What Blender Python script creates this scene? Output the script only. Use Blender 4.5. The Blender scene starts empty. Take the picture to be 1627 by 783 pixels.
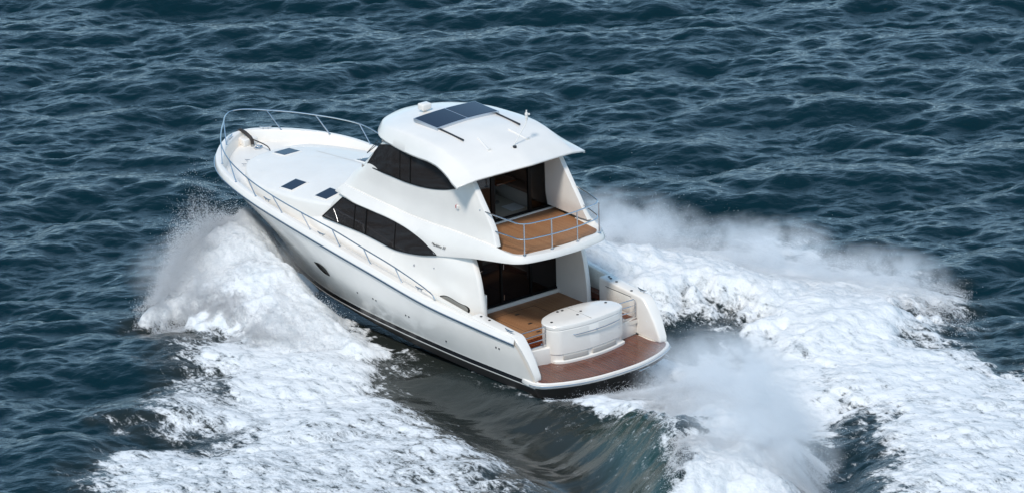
import bpy, bmesh, math, random
import numpy as np
from mathutils import Matrix, Vector, noise as mnoise

random.seed(4)
RNG = np.random.default_rng(7)
C = bpy.context.scene.collection
R = math.radians

# ------------------------------------------------------------------ camera, sky, sun, exposure
cd = bpy.data.cameras.new('camera')
cam = bpy.data.objects.new('camera', cd); C.objects.link(cam)
cr_ = Vector((-0.62077, -0.78399, 0.0)); cdn = Vector((-0.21681, 0.17167, -0.96100)); cf = Vector((0.75342, -0.59656, -0.27654))
cam.matrix_world = Matrix(((cr_.x, -cdn.x, -cf.x, -113.326), (cr_.y, -cdn.y, -cf.y, 92.725), (cr_.z, -cdn.z, -cf.z, 45.811), (0, 0, 0, 1)))
cd.sensor_width = 36.0
cd.lens = 36.0 * 9467.6 / 1627.0
cd.clip_start = 1.0; cd.clip_end = 20000.0
bpy.context.scene.camera = cam

SUN_EL, SUN_AZ = R(49), R(121)      # azimuth of the sun measured from +X towards +Y
w = bpy.data.worlds.new('World'); bpy.context.scene.world = w; w.use_nodes = True
nt = w.node_tree; bg = nt.nodes['Background']
sky = nt.nodes.new('ShaderNodeTexSky'); sky.sky_type = 'NISHITA'; sky.sun_disc = False
sky.sun_elevation = SUN_EL; sky.sun_rotation = R(90) - SUN_AZ; sky.dust_density = 0.5; sky.air_density = 1.0; sky.ozone_density = 2.5
# thin bright overcast veil over the clear sky
tcw = nt.nodes.new('ShaderNodeTexCoord'); nz = nt.nodes.new('ShaderNodeTexNoise'); nz.inputs['Scale'].default_value = 2.2; nz.inputs['Detail'].default_value = 5
nt.links.new(tcw.outputs['Generated'], nz.inputs['Vector']); cr0 = nt.nodes.new('ShaderNodeValToRGB'); nt.links.new(nz.outputs['Fac'], cr0.inputs[0])
cr0.color_ramp.elements[0].position = .3; cr0.color_ramp.elements[0].color = (.52, .52, .52, 1); cr0.color_ramp.elements[1].position = .7; cr0.color_ramp.elements[1].color = (.82, .82, .82, 1)
mxw = nt.nodes.new('ShaderNodeMix'); mxw.data_type = 'RGBA'; nt.links.new(cr0.outputs[0], mxw.inputs[0]); nt.links.new(sky.outputs[0], mxw.inputs[6]); sepw = nt.nodes.new('ShaderNodeSeparateXYZ'); nt.links.new(tcw.outputs['Generated'], sepw.inputs[0])
grw = nt.nodes.new('ShaderNodeValToRGB'); nt.links.new(sepw.outputs[2], grw.inputs[0]); e_ = grw.color_ramp.elements
e_[0].position = 0.0; e_[0].color = (.46, .76, 1.0, 1); e_[1].position = 1.0; e_[1].color = (.12, .22, .36, 1); e3 = e_.new(.30); e3.color = (.34, .62, .88, 1); e4 = e_.new(.62); e4.color = (.22, .38, .56, 1)
sclw = nt.nodes.new('ShaderNodeVectorMath'); sclw.operation = 'SCALE'; sclw.inputs['Scale'].default_value = 6.2; nt.links.new(grw.outputs[0], sclw.inputs[0]); nt.links.new(sclw.outputs[0], mxw.inputs[7])
nt.links.new(mxw.outputs[2], bg.inputs[0]); bg.inputs[1].default_value = 0.15
sd = bpy.data.lights.new('sun', 'SUN'); sd.energy = 2.3; sd.angle = R(10); sd.color = (1.0, 0.95, 0.885)
sun = bpy.data.objects.new('sun', sd); C.objects.link(sun)
sdir = Vector((math.cos(SUN_EL) * math.cos(SUN_AZ), math.cos(SUN_EL) * math.sin(SUN_AZ), math.sin(SUN_EL)))
sun.rotation_euler = sdir.to_track_quat('Z', 'Y').to_euler(); sun.location = sdir * 60
vs = bpy.context.scene.view_settings
vs.view_transform = 'Standard'; vs.look = 'None'; vs.exposure = 0.34; vs.gamma = 1.0; vs.use_curve_mapping = False
bpy.context.scene.cycles.max_bounces = 12
bpy.context.scene.cycles.diffuse_bounces = 7

# ------------------------------------------------------------------ materials
def new_mat(name, col=(0.8, 0.8, 0.8), rough=0.4, metal=0.0, spec=0.5, coat=0.0):
    m = bpy.data.materials.new(name); m.use_nodes = True
    b = m.node_tree.nodes['Principled BSDF']
    b.inputs['Base Color'].default_value = (*col, 1); b.inputs['Roughness'].default_value = rough
    b.inputs['Metallic'].default_value = metal; b.inputs['Specular IOR Level'].default_value = spec
    b.inputs['Coat Weight'].default_value = coat; b.inputs['Coat Roughness'].default_value = 0.05
    return m
def N(m, t, **kw):
    n = m.node_tree.nodes.new(t)
    for k, v in kw.items(): setattr(n, k, v)
    return n
def L(m, a, b): m.node_tree.links.new(a, b)
def P(m): return m.node_tree.nodes['Principled BSDF']
def math_node(m, op, a, b=None, c=None, clamp=False):
    n = N(m, 'ShaderNodeMath', operation=op); n.use_clamp = clamp
    for i, v in enumerate((a, b, c)):
        if v is None: continue
        if isinstance(v, (int, float)): n.inputs[i].default_value = v
        else: L(m, v, n.inputs[i])
    return n.outputs[0]
def ramp(m, fac, stops):
    n = N(m, 'ShaderNodeValToRGB'); L(m, fac, n.inputs[0]); e = n.color_ramp.elements
    while len(e) < len(stops): e.new(0.5)
    for i, (p, c) in enumerate(stops):
        e[i].position = p; e[i].color = (*c, 1) if len(c) == 3 else c
    return n.outputs[0]
def mixc(m, fac, a, b, blend='MIX'):
    n = N(m, 'ShaderNodeMix', data_type='RGBA', blend_type=blend)
    for s, v in ((n.inputs[0], fac), (n.inputs[6], a), (n.inputs[7], b)):
        if isinstance(v, (int, float)): s.default_value = v
        elif isinstance(v, tuple): s.default_value = (*v, 1)
        else: L(m, v, s)
    return n.outputs[2]
def gel(name, col, rough=0.16):
    m = new_mat(name, col, rough, coat=0.35, spec=0.5)
    tc = N(m, 'ShaderNodeTexCoord'); no = N(m, 'ShaderNodeTexNoise'); no.inputs['Scale'].default_value = 1.3; no.inputs['Detail'].default_value = 5
    L(m, tc.outputs['Object'], no.inputs['Vector'])
    d = tuple(c * 0.95 for c in col)
    L(m, ramp(m, no.outputs['Fac'], [(0.35, d), (0.65, col)]), P(m).inputs['Base Color'])
    n2 = N(m, 'ShaderNodeTexNoise'); n2.inputs['Scale'].default_value = 9; L(m, tc.outputs['Object'], n2.inputs['Vector'])
    L(m, ramp(m, n2.outputs['Fac'], [(0.3, (rough * 0.7,) * 3), (0.7, (rough * 1.6,) * 3)]), P(m).inputs['Roughness'])
    return m
M = {}
M['gel'] = gel('white_gelcoat', (0.84, 0.79, 0.725))
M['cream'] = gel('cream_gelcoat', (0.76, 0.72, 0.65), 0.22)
M['nonskid'] = gel('white_nonskid', (0.81, 0.775, 0.72), 0.5)
M['black'] = new_mat('black_boot_paint', (0.012, 0.012, 0.014), 0.22)
M['bottom'] = new_mat('dark_antifouling', (0.02, 0.017, 0.015), 0.45)
M['glass'] = new_mat('tinted_glass', (0.026, 0.021, 0.019), 0.03, spec=0.6)
M['doorglass'] = new_mat('dark_door_glass', (0.004, 0.002, 0.002), 0.04, spec=0.35)
M['hatchglass'] = new_mat('hatch_acrylic', (0.008, 0.014, 0.035), 0.06, spec=0.28)
M['frame'] = new_mat('black_window_frame', (0.003, 0.003, 0.003), 0.45, spec=.2)
M['steel'] = new_mat('stainless_steel', (0.62, 0.63, 0.65), 0.16, metal=1.0)
M['alu'] = new_mat('aluminium_frame', (0.55, 0.58, 0.62), 0.3, metal=0.8)
M['rubber'] = new_mat('dark_rub_insert', (0.03, 0.05, 0.08), 0.35)
M['darkmetal'] = new_mat('weathered_anchor_metal', (0.05, 0.04, 0.035), 0.5, metal=0.4)
M['vent'] = new_mat('grey_vent', (0.26, 0.25, 0.225), 0.45)
M['carpet'] = new_mat('beige_carpet', (0.42, 0.36, 0.28), 0.9)
M['interior'] = new_mat('interior_lining', (0.35, 0.31, 0.27), 0.7)
M['woodin'] = new_mat('cherry_veneer', (0.13, 0.045, 0.018), 0.25, coat=0.4)
M['saloon'] = new_mat('saloon_cushions', (0.16, 0.10, 0.07), 0.8)
M['dark'] = new_mat('dark_plastic', (0.02, 0.02, 0.022), 0.4)
M['red'] = new_mat('red_lens', (0.45, 0.02, 0.02), 0.3)
M['slot_shade'] = new_mat('shaded_slot_cream', (0.50, 0.47, 0.43), 0.5)  # cream gelcoat darkened, so the colour carries the shade inside the locker slots
M['paper'] = new_mat('pale_cover', (0.6, 0.6, 0.58), 0.6)
# clear tinted glass for the fly bridge doors
m = bpy.data.materials.new('smoked_glass'); m.use_nodes = True; M['smoke'] = m
nn = m.node_tree.nodes; nn.remove(nn['Principled BSDF'])
tr = N(m, 'ShaderNodeBsdfTransparent'); tr.inputs[0].default_value = (0.30, 0.27, 0.26, 1)
gl = N(m, 'ShaderNodeBsdfGlossy'); gl.inputs['Roughness'].default_value = 0.02; gl.inputs[0].default_value = (0.8, 0.8, 0.8, 1)
fr = N(m, 'ShaderNodeFresnel'); fr.inputs[0].default_value = 1.5
mx = N(m, 'ShaderNodeMixShader'); L(m, fr.outputs[0], mx.inputs[0]); L(m, tr.outputs[0], mx.inputs[1]); L(m, gl.outputs[0], mx.inputs[2])
L(m, mx.outputs[0], nn['Material Output'].inputs[0])

def teak(name, c1, c2, caulk, plank=0.055, rough=0.55, coat=0.0):
    m = new_mat(name, c1, rough, coat=coat)
    tc = N(m, 'ShaderNodeTexCoord'); sp = N(m, 'ShaderNodeSeparateXYZ'); L(m, tc.outputs['Object'], sp.inputs[0])
    y = math_node(m, 'DIVIDE', sp.outputs[1], plank)
    idx = math_node(m, 'FLOOR', y); f = math_node(m, 'FRACT', y)
    wn = N(m, 'ShaderNodeTexWhiteNoise', noise_dimensions='1D'); L(m, idx, wn.inputs['W'])
    off = math_node(m, 'MULTIPLY', wn.outputs[0], 17.0)
    cb = N(m, 'ShaderNodeCombineXYZ'); L(m, math_node(m, 'MULTIPLY', math_node(m, 'ADD', sp.outputs[0], off), 1.2), cb.inputs[0])
    L(m, math_node(m, 'MULTIPLY', sp.outputs[1], 26), cb.inputs[1])
    no = N(m, 'ShaderNodeTexNoise'); no.inputs['Scale'].default_value = 1.0; no.inputs['Detail'].default_value = 6; L(m, cb.outputs[0], no.inputs['Vector'])
    t = math_node(m, 'ADD', math_node(m, 'MULTIPLY', wn.outputs[0], 0.5), math_node(m, 'MULTIPLY', no.outputs['Fac'], 0.6), clamp=True)
    col = mixc(m, t, c1, c2)
    edge = math_node(m, 'LESS_THAN', math_node(m, 'ABSOLUTE', math_node(m, 'SUBTRACT', f, 0.5)), 0.07)
    big = N(m, 'ShaderNodeTexNoise'); big.inputs['Scale'].default_value = 1.1; L(m, tc.outputs['Object'], big.inputs['Vector'])
    col = mixc(m, math_node(m, 'MULTIPLY', big.outputs['Fac'], 0.35), col, tuple(c * 0.6 for c in c1))
    L(m, mixc(m, edge, col, caulk), P(m).inputs['Base Color'])
    return m
M['teak'] = teak('teak_decking', (0.30, 0.132, 0.056), (0.44, 0.23, 0.11), (0.095, 0.043, 0.022))
M['teakdark'] = teak('varnished_teak', (0.050, 0.008, 0.003), (0.18, 0.040, 0.012), (0.17, 0.055, 0.022), plank=0.12, rough=0.26, coat=0.2)

# ------------------------------------------------------------------ geometry helpers
YACHT = bpy.data.objects.new('motor_yacht', None); C.objects.link(YACHT)
WM = Matrix(((0.9990548, 0.0028140, -0.0433762, 0), (0.0, 0.9979023, 0.0647384, 0), (0.0434674, -0.0646773, 0.9969591, 0.12), (0, 0, 0, 1)))
YACHT.matrix_world = WM
YACHT['label'] = 'white two-deck motor yacht with teak balcony and dark tinted windows, speeding through spray'
YACHT['category'] = 'motor yacht'

def finish(name, me, mat, parent, sharp=32, fm=None):
    mats = mat if isinstance(mat, (list, tuple)) else [mat]
    for mm in mats: me.materials.append(mm)
    if fm is not None: me.polygons.foreach_set('material_index', np.array(fm, dtype=np.int32))
    bm = bmesh.new(); bm.from_mesh(me)
    bmesh.ops.remove_doubles(bm, verts=bm.verts, dist=1e-5)
    for f in bm.faces: f.smooth = True
    for e in bm.edges:
        if len(e.link_faces) == 2: e.smooth = e.calc_face_angle(0) < R(sharp)
    bm.to_mesh(me); bm.free()
    o = bpy.data.objects.new(name, me); C.objects.link(o)
    if parent is not None: o.parent = parent
    return o
def mesh(name, v, f, mat, parent=YACHT, sharp=32, fm=None):
    me = bpy.data.meshes.new(name); me.from_pydata([tuple(p) for p in v], [], [tuple(q) for q in f]); me.update()
    return finish(name, me, mat, parent, sharp, fm)

def pchip(x, y, xs):
    x = np.asarray(x, float); y = np.asarray(y, float); h = np.diff(x); d = np.diff(y) / h
    mm = np.zeros_like(y)
    if len(x) == 2: mm[:] = d[0]
    else:
        for i in range(1, len(x) - 1):
            if d[i-1] * d[i] > 0:
                w1 = 2 * h[i] + h[i-1]; w2 = h[i] + 2 * h[i-1]; mm[i] = (w1 + w2) / (w1 / d[i-1] + w2 / d[i])
        mm[0] = d[0]; mm[-1] = d[-1]
    i = np.clip(np.searchsorted(x, xs) - 1, 0, len(x) - 2); t = (xs - x[i]) / h[i]
    return ((2*t**3 - 3*t**2 + 1) * y[i] + (t**3 - 2*t**2 + t) * h[i] * mm[i] + (-2*t**3 + 3*t**2) * y[i+1] + (t**3 - t**2) * h[i] * mm[i+1])
def catm(pts, s):
    """smooth curve through pts at the fractions s of its chord length (centripetal-like, finite-difference tangents)"""
    p = np.asarray(pts, float); c = np.r_[0, np.cumsum(np.linalg.norm(np.diff(p, axis=0), axis=1))]; c /= c[-1]
    n = len(p); mm = np.zeros_like(p)
    for i in range(n):
        if i == 0: mm[i] = (p[1] - p[0]) / (c[1] - c[0])
        elif i == n - 1: mm[i] = (p[-1] - p[-2]) / (c[-1] - c[-2])
        else:
            h0 = c[i] - c[i-1]; h1 = c[i+1] - c[i]; d0 = (p[i] - p[i-1]) / h0; d1 = (p[i+1] - p[i]) / h1
            mm[i] = (d0 * h1 + d1 * h0) / (h0 + h1)
    s = np.asarray(s, float); i = np.clip(np.searchsorted(c, s) - 1, 0, n - 2); h = (c[i+1] - c[i]); t = ((s - c[i]) / h)[:, None]; h = h[:, None]
    return ((2*t**3 - 3*t**2 + 1) * p[i] + (t**3 - 2*t**2 + t) * h * mm[i] + (-2*t**3 + 3*t**2) * p[i+1] + (t**3 - t**2) * h * mm[i+1])
def rail(pts, n, ease=0.0):
    s = np.linspace(0, 1, n)
    return catm(pts, s)
def grid_faces(nr, nc, off=0, flip=False, wrap=False):
    fs = []
    for r in range(nr - 1):
        for c in range(nc - 1 if not wrap else nc):
            a = off + r * nc + c; b = off + r * nc + (c + 1) % nc; q = (a, b, b + nc, a + nc)
            fs.append(q[::-1] if flip else q)
    return fs
def loft(rails, sub=None):
    """rails: list of (n,3); optional sub = rows inserted between each pair following a smooth section curve"""
    A = np.stack(rails)
    if sub:
        rows = []
        idx = np.arange(len(rails)); s = []
        for k in range(len(rails) - 1):
            m_ = sub[k] if isinstance(sub, (list, tuple)) else sub
            s += list(k + np.arange(m_) / m_)
        s.append(len(rails) - 1); s = np.array(s)
        out = np.zeros((len(s),) + A.shape[1:])
        for c in range(A.shape[1]):
            for d in range(3): out[:, c, d] = pchip(idx, A[:, c, d], s)
        A = out
    return A
def add_grid(V, Fc, A, flip=False, mirror=True):
    nr, nc = A.shape[:2]; o = len(V); V.extend(A.reshape(-1, 3).tolist()); Fc.extend(grid_faces(nr, nc, o, flip))
    if mirror:
        o = len(V); B = A.reshape(-1, 3).copy(); B[:, 1] *= -1; V.extend(B.tolist()); Fc.extend(grid_faces(nr, nc, o, not flip))
def sheet(name, A, mat, parent=YACHT, flip=False, mirror=True, sharp=32, thick=0):
    V, F_ = [], []; add_grid(V, F_, A, flip, mirror)
    o = mesh(name, V, F_, mat, parent, sharp)
    if thick:
        md = o.modifiers.new('solid', 'SOLIDIFY'); md.thickness = thick; md.offset = -1
    return o
def prism(poly, ax, a0, a1, bevel=0.0, seg=3):
    """closed polygon in the two axes other than ax, extruded from a0 to a1 -> bmesh"""
    bm = bmesh.new(); i = 'xyz'.index(ax)
    def v3(p, a):
        q = list(p); q.insert(i, a); return q
    lo = [bm.verts.new(v3(p, a0)) for p in poly]; hi = [bm.verts.new(v3(p, a1)) for p in poly]
    n = len(poly)
    bm.faces.new(lo); bm.faces.new(hi[::-1])
    for k in range(n): bm.faces.new((lo[k], hi[k], hi[(k+1) % n], lo[(k+1) % n]))
    bmesh.ops.recalc_face_normals(bm, faces=bm.faces)
    if bevel:
        ed = [e for e in bm.edges if e.calc_face_angle(0) > R(30)]
        bmesh.ops.bevel(bm, geom=ed, offset=bevel, segments=seg, profile=0.5, affect='EDGES', clamp_overlap=True)
    return bm
def box(x0, x1, y0, y1, z0, z1, bevel=0.0, seg=2):
    return prism([(x0, y0), (x1, y0), (x1, y1), (x0, y1)], 'z', z0, z1, bevel, seg)
def put(name, bms, mat, parent=YACHT, sharp=32):
    if not isinstance(bms, (list, tuple)): bms = [bms]
    me = bpy.data.meshes.new(name); out = bmesh.new()
    for b in bms:
        t = bpy.data.meshes.new('t'); b.to_mesh(t); b.free(); out.from_mesh(t); bpy.data.meshes.remove(t)
    out.to_mesh(me); out.free()
    return finish(name, me, mat, parent, sharp)
def tube(pts, r, seg=10, smooth=0, closed=False):
    p = np.asarray(pts, float)
    if smooth: p = catm(p, np.linspace(0, 1, smooth))
    bm = bmesh.new(); n = len(p); rr = r if isinstance(r, (list, tuple, np.ndarray)) else [r] * n
    rings = []; up = np.array([0.13, 0.21, 0.97])
    for i in range(n):
        t = p[min(i+1, n-1)] - p[max(i-1, 0)]; t = t / (np.linalg.norm(t) + 1e-12)
        a = np.cross(up, t)
        if np.linalg.norm(a) < 0.15: a = np.cross([1, 0, 0], t)
        a /= np.linalg.norm(a); b = np.cross(t, a); 
        rings.append([bm.verts.new(p[i] + rr[i] * (math.cos(q) * a + math.sin(q) * b)) for q in np.linspace(0, 2 * math.pi, seg, endpoint=False)])
    for i in range(n - 1):
        for k in range(seg): bm.faces.new((rings[i][k], rings[i][(k+1) % seg], rings[i+1][(k+1) % seg], rings[i+1][k]))
    bm.faces.new(rings[0][::-1]); bm.faces.new(rings[-1])
    return bm
def disc(c, r, h, seg=16, normal=(0, 0, 1)):
    nrm = np.array(normal, float); nrm /= np.linalg.norm(nrm); c = np.array(c, float)
    return tube([c, c + nrm * h], r, seg)
def pillow(outline, spine, prof, ztop):
    """dome over a closed outline: prof = [(s, dz or None)], s = 0 at the outline .. 1 at the spine point"""
    O = np.asarray(outline, float); n = len(O); V = []; F_ = []
    S = np.array([spine(*p) for p in O])
    for s, dz in prof:
        q = O + (S - O) * s
        for p in q:
            V.append((p[0], p[1], ztop(p[0], p[1]) + dz))
    F_ = []
    for r in range(len(prof) - 1):
        for c in range(n):
            a = r * n + c; b = r * n + (c + 1) % n; F_.append((a, b, b + n, a + n))
    return V, F_
def child_copy(src, parent, loc, rot=(0, 0, 0)):
    o = src.copy(); C.objects.link(o); o.parent = parent; o.location = loc; o.rotation_euler = rot
    for ch in list(src.children):
        c = ch.copy(); C.objects.link(c); c.parent = o
    return o

# ------------------------------------------------------------------ hull
NH = 90
s_ = np.linspace(0, 1, NH); s_ = 1 - (1 - s_) ** 1.5
def hrail(pts): return catm(pts, s_)
G_ = [(0.74,2.30,1.50),(2.4,2.42,1.575),(4,2.52,1.665),(6.5,2.58,1.93),(9.2,2.58,2.19),(10.5,2.55,2.31),(11.7,2.49,2.42),(12.8,2.36,2.52),(13.6,2.17,2.58),(14.2,1.92,2.61),(14.7,1.60,2.64),(15.15,1.18,2.67),(15.5,.75,2.69),(15.72,.38,2.70),(15.80,0,2.70)]
def gz(x): return float(pchip([p[0] for p in G_], [p[2] for p in G_], np.array([x]))[0])
def gy(x): return float(pchip([p[0] for p in G_], [p[1] for p in G_], np.array([min(x, 15.8)]))[0])
rG = [(x, y, z - 0.05) for x, y, z in G_]
rR1 = [(x - 0.03, y + (0.03 if y > 0 else 0), z - 0.13) for x, y, z in G_]; rR1[-1] = (15.83, 0, 2.57)
rR2 = [(x - 0.06, y + (0.0 if y > 0 else 0), z - 0.19) for x, y, z in G_]; rR2[-1] = (15.78, 0, 2.50)
rM = [(0.40,2.27,.98),(4,2.44,1.05),(7,2.44,1.07),(9,2.27,1.10),(10.5,2.02,1.13),(12,1.60,1.15),(13,1.22,1.17),(14,.76,1.18),(14.7,.42,1.18),(15.1,.20,1.18),(15.32,0,1.18)]
rB = [(0.06,2.20,.45),(3,2.22,.38),(6.3,2.08,.30),(8.2,1.84,.20),(10.1,1.48,.10),(11.5,1.10,.07),(12.6,.72,.06),(13.5,.38,.06),(14.05,.16,.06),(14.36,0,.06)]
rC = [(x, max(y - .015, 0), z - .125) for x, y, z in rB]; rC[-1] = (14.22, 0, -.065)
rD = [(x, max(y - .02, 0), z - .155) for x, y, z in rB]; rD[-1] = (14.18, 0, -.095)
rE = [(0.05,2.10,.05),(3,2.12,.0),(6.3,1.95,-.06),(8.2,1.66,-.14),(10.1,1.24,-.24),(11.5,.86,-.28),(12.6,.5,-.3),(13.3,.2,-.33),(13.75,0,-.36)]
rK = [(0.05,0,-.55),(3,0,-.65),(6.3,0,-.8),(8.2,0,-.9),(10.1,0,-.95),(11.5,0,-.9),(12.6,0,-.75),(13.2,0,-.6),(13.6,0,-.42)]
bands = [('topsides', [rG, rR1, rR2, rM, rB], [3, 3, 8, 8], M['gel']), ]
hull_rows = loft([hrail(q) for q in (rG, rR1, rR2, rM, rB)], [3, 3, 8, 8])
A0 = hull_rows; A1 = loft([hrail(rB), hrail(rC)]); A2 = loft([hrail(rC), hrail(rD)]); A3 = loft([hrail(rD), hrail(rE), hrail(rK)])
V, F_, fm = [], [], []
for k, A in enumerate((A0, A1, A2, A3)):
    add_grid(V, F_, A, flip=True); fm += [[0, 1, 0, 2][k]] * (len(F_) - len(fm))
# transom below the platform
prof = [rB[0], rC[0], rD[0], rE[0], rK[0]]
o = len(V); V += [p for p in prof] + [(p[0], -p[1], p[2]) for p in prof[-2::-1]]; F_.append(tuple(range(o, len(V)))); fm.append(2)
hull = mesh('hull', V, F_, [M['gel'], M['black'], M['bottom']], YACHT, 30, fm)

# rounded gunwale cap, deck with low inner face
capo = [(x, y, z - 0.05) for x, y, z in G_]
capa = [(x - (0.01 if y else .02), max(y - .025, 0), z + 0.0) for x, y, z in G_]
capb = [(x - (0.06 if y < 1.9 else 0), max(y - .09, 0), z + 0.015) for x, y, z in G_]
capc = [(x - (0.14 if y < 1.9 else 0), max(y - .17, 0), z + 0.005) for x, y, z in G_]
capd = [(x - (0.17 if y < 1.9 else 0), max(y - .20, 0), z - 0.07) for x, y, z in G_]
def drop(x): return float(np.interp(x, [3, 6, 10, 13.5, 14.2, 16], [.04, .10, .22, .26, .31, .31]))
cape = [(x - (0.20 if y < 1.9 else 0), max(y - .26, 0), z - drop(x)) for x, y, z in G_]
cA = loft([hrail(q) for q in (capo, capa, capb, capc, capd, cape)], 3)
V, F_ = [], []; add_grid(V, F_, cA[:, :], flip=False)
mesh('gunwale', V, F_, M['gel'])
dk = hrail(cape); dk_all = dk; dk = dk_all[dk_all[:, 0] > 8.3]
V, F_ = [], []
cols = np.linspace(1, -1, 13)
for p in dk:
    for c in cols: V.append((p[0], p[1] * c, p[2] + 0.004 + 0.03 * (1 - c * c)))
F_ = grid_faces(len(dk), 13, 0, False)
mesh('foredeck', V, F_, M['nonskid'])
for sgn in (1, -1):
    q = dk_all[(dk_all[:, 0] > 3.9) & (dk_all[:, 0] < 9.2)]; V = []
    for p in q:
        for t_ in (1, .5, 0): V.append((p[0], sgn * (1.9 + (p[1] - 1.9) * t_), p[2] + .003))
    mesh('side_deck', V, grid_faces(len(q), 3, 0, sgn < 0), M['nonskid'])
for sgn in (1, -1):
    pr = [(x, sgn * (y + .034), z - .145) for x, y, z in G_[:-1]]
    b = tube(np.array(pr)[:], 0.017, 8, smooth=90)
    put('rub_rail', b, M['steel'])
    pr = [(x - .02, sgn * (y + .032), z - .172) for x, y, z in G_[:-1]]
    put('rub_rail_insert', tube(np.array(pr), 0.014, 8, smooth=90), M['rubber'])
# crease line along the topsides
for sgn in (1, -1):
    q = [(3, 2.505, 1.25), (5, 2.555, 1.42), (7, 2.56, 1.62), (9.2, 2.50, 1.86), (10.5, 2.43, 2.0), (11.7, 2.32, 2.1), (12.8, 2.13, 2.19)]

def hull_y(x, z):
    dd = ((A0[:, :, 0] - x) ** 2 + (A0[:, :, 2] - z) ** 2).ravel(); idx = np.argsort(dd)[:9]; p = A0.reshape(-1, 3)[idx]
    return float(np.linalg.lstsq(np.c_[np.ones(9), p[:, 0] - x, p[:, 2] - z], p[:, 1], rcond=None)[0][0])
def hull_y_old(x, z):
    dd = (A0[:, :, 0] - x) ** 2 + (A0[:, :, 2] - z) ** 2; idx = np.argsort(dd.ravel())[:4]; wgt = 1 / (dd.ravel()[idx] + 1e-5)
    return float((A0[:, :, 1].ravel()[idx] * wgt).sum() / wgt.sum())
def patch(name, pts, sc, yf, off, sgn, mat, parent=YACHT):
    pc = np.array(pts, float); cx_ = pc.mean(0); rr = catm(np.vstack([pc, pc[:1]]), np.linspace(0, 1, 41))[:-1]; V = []; F_ = []
    ks = [1, .85, .6, .35, .12]
    for k in ks: V += [(a, sgn * (yf(a, b) + off), b) for a, b in cx_ + (rr - cx_) * sc * k]
    F_ = grid_faces(len(ks), 40, 0, sgn > 0, True); F_.append(tuple(range((len(ks) - 1) * 40, len(ks) * 40)))
    return mesh(name, V, F_, mat, parent)
# port lights in the topsides
for sgn in (1, -1):
    pc = np.array([(9.335, 1.215), (9.20, 1.065), (8.90, 0.965), (8.655, 1.025), (8.71, 1.165), (8.95, 1.26)])
    wf = patch('porthole', pc, 1.12, hull_y, .006, sgn, M['gel']); patch('porthole_glass', pc, 1.02, hull_y, .02, sgn, M['doorglass'], wf)
# hull outlets
for x, z in ((7.33, .93), (6.55, 1.0), (6.42, .985), (5.15, .93), (5.02, .92), (3.6, .62), (1.45, 1.08), (1.33, 1.075)):
    yy = hull_y(x, z)
    put('hull_outlet', disc((x, yy - .01, z), .026, .022, 12, (0, 1, 0)), M['dark'])

# ------------------------------------------------------------------ platform, bulwarks, cockpit
plat = [(.95, 2.05), (.4, 2.24), (.05, 2.22), (-.12, 2.12), (-.36, 1.75), (-.56, 1.25), (-.68, .7), (-.72, 0)]
pl = catm(plat, np.linspace(0, 1, 28)); plp = [tuple(p) for p in pl] + [(p[0], -p[1]) for p in pl[-2::-1]]
put('swim_platform', prism(plp, 'z', .33, .475, .025, 3), M['gel'])
tk = catm([(.95, 1.9), (.2, 1.95), (.0, 2.10), (-.10, 2.03), (-.32, 1.70), (-.51, 1.22), (-.625, .68), (-.665, 0)], np.linspace(0, 1, 28))
tkp = [tuple(p) for p in tk] + [(p[0], -p[1]) for p in tk[-2::-1]]
put('platform_teak', prism(tkp, 'z', .47, .487), M['teakdark'])
rim = [(p[0] - .02, p[1] * 1.006, .40) for p in pl[6:]]; rim += [(p[0], -p[1], p[2]) for p in rim[-2::-1]]
put('platform_trim', tube(rim, .014, 8), M['steel'])
put('boarding_ladder_handle', tube([(-.60, -.55, .345), (-.80, -.55, .33), (-.74, -.95, .33), (-.54, -.95, .345)], .012, 8), M['steel'])
for sgn in (1, -1):
    side = [(.05, .47), (.07, .62), (.27, .98), (.50, 1.28), (.70, 1.49), (.80, 1.54), (2.55, 1.63), (2.55, .47)]
    y0, y1 = sorted((sgn * 1.95, sgn * 2.30))
    bm_ = prism(side, 'y', y0, y1, .055, 4)
    for v_ in bm_.verts:
        if abs(v_.co.y) > 2.12: v_.co.y = sgn * min(abs(v_.co.y), 2.165 + (v_.co.z - .45) * .118)
    bw = put('aft_bulwark', bm_, M['gel'])
    # forward part of the bulwark, thinner
    side2 = [(2.5, 1.0), (2.5, 1.61), (3.2, 1.68), (4.1, 1.76), (4.1, 1.0)]
    y0, y1 = sorted((sgn * 2.20, sgn * 2.33))
    put('side_deck_bulwark', prism(side2, 'y', y0, y1, .03, 3), M['cream'])
    for x, y in ((2.36, 2.16), (2.24, 2.12), (1.98, 2.10), (1.28, 2.03)) if sgn < 0 else ((2.32, 2.12), (2.0, 2.10)):
        d = disc((x, sgn * y, 1.545 + (x - .8) * .0514), .035, .012, 14); put('filler_cap', d, M['dark'])
# locker panel inset on the starboard bulwark
put('bulwark_door', box(1.25, 2.2, -1.952, -1.935, .98, 1.42, .012), M['cream'])
put('door_shadow_gap', box(1.20, 2.25, -1.944, -1.94, 1.44, 1.452), M['dark'])
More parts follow.
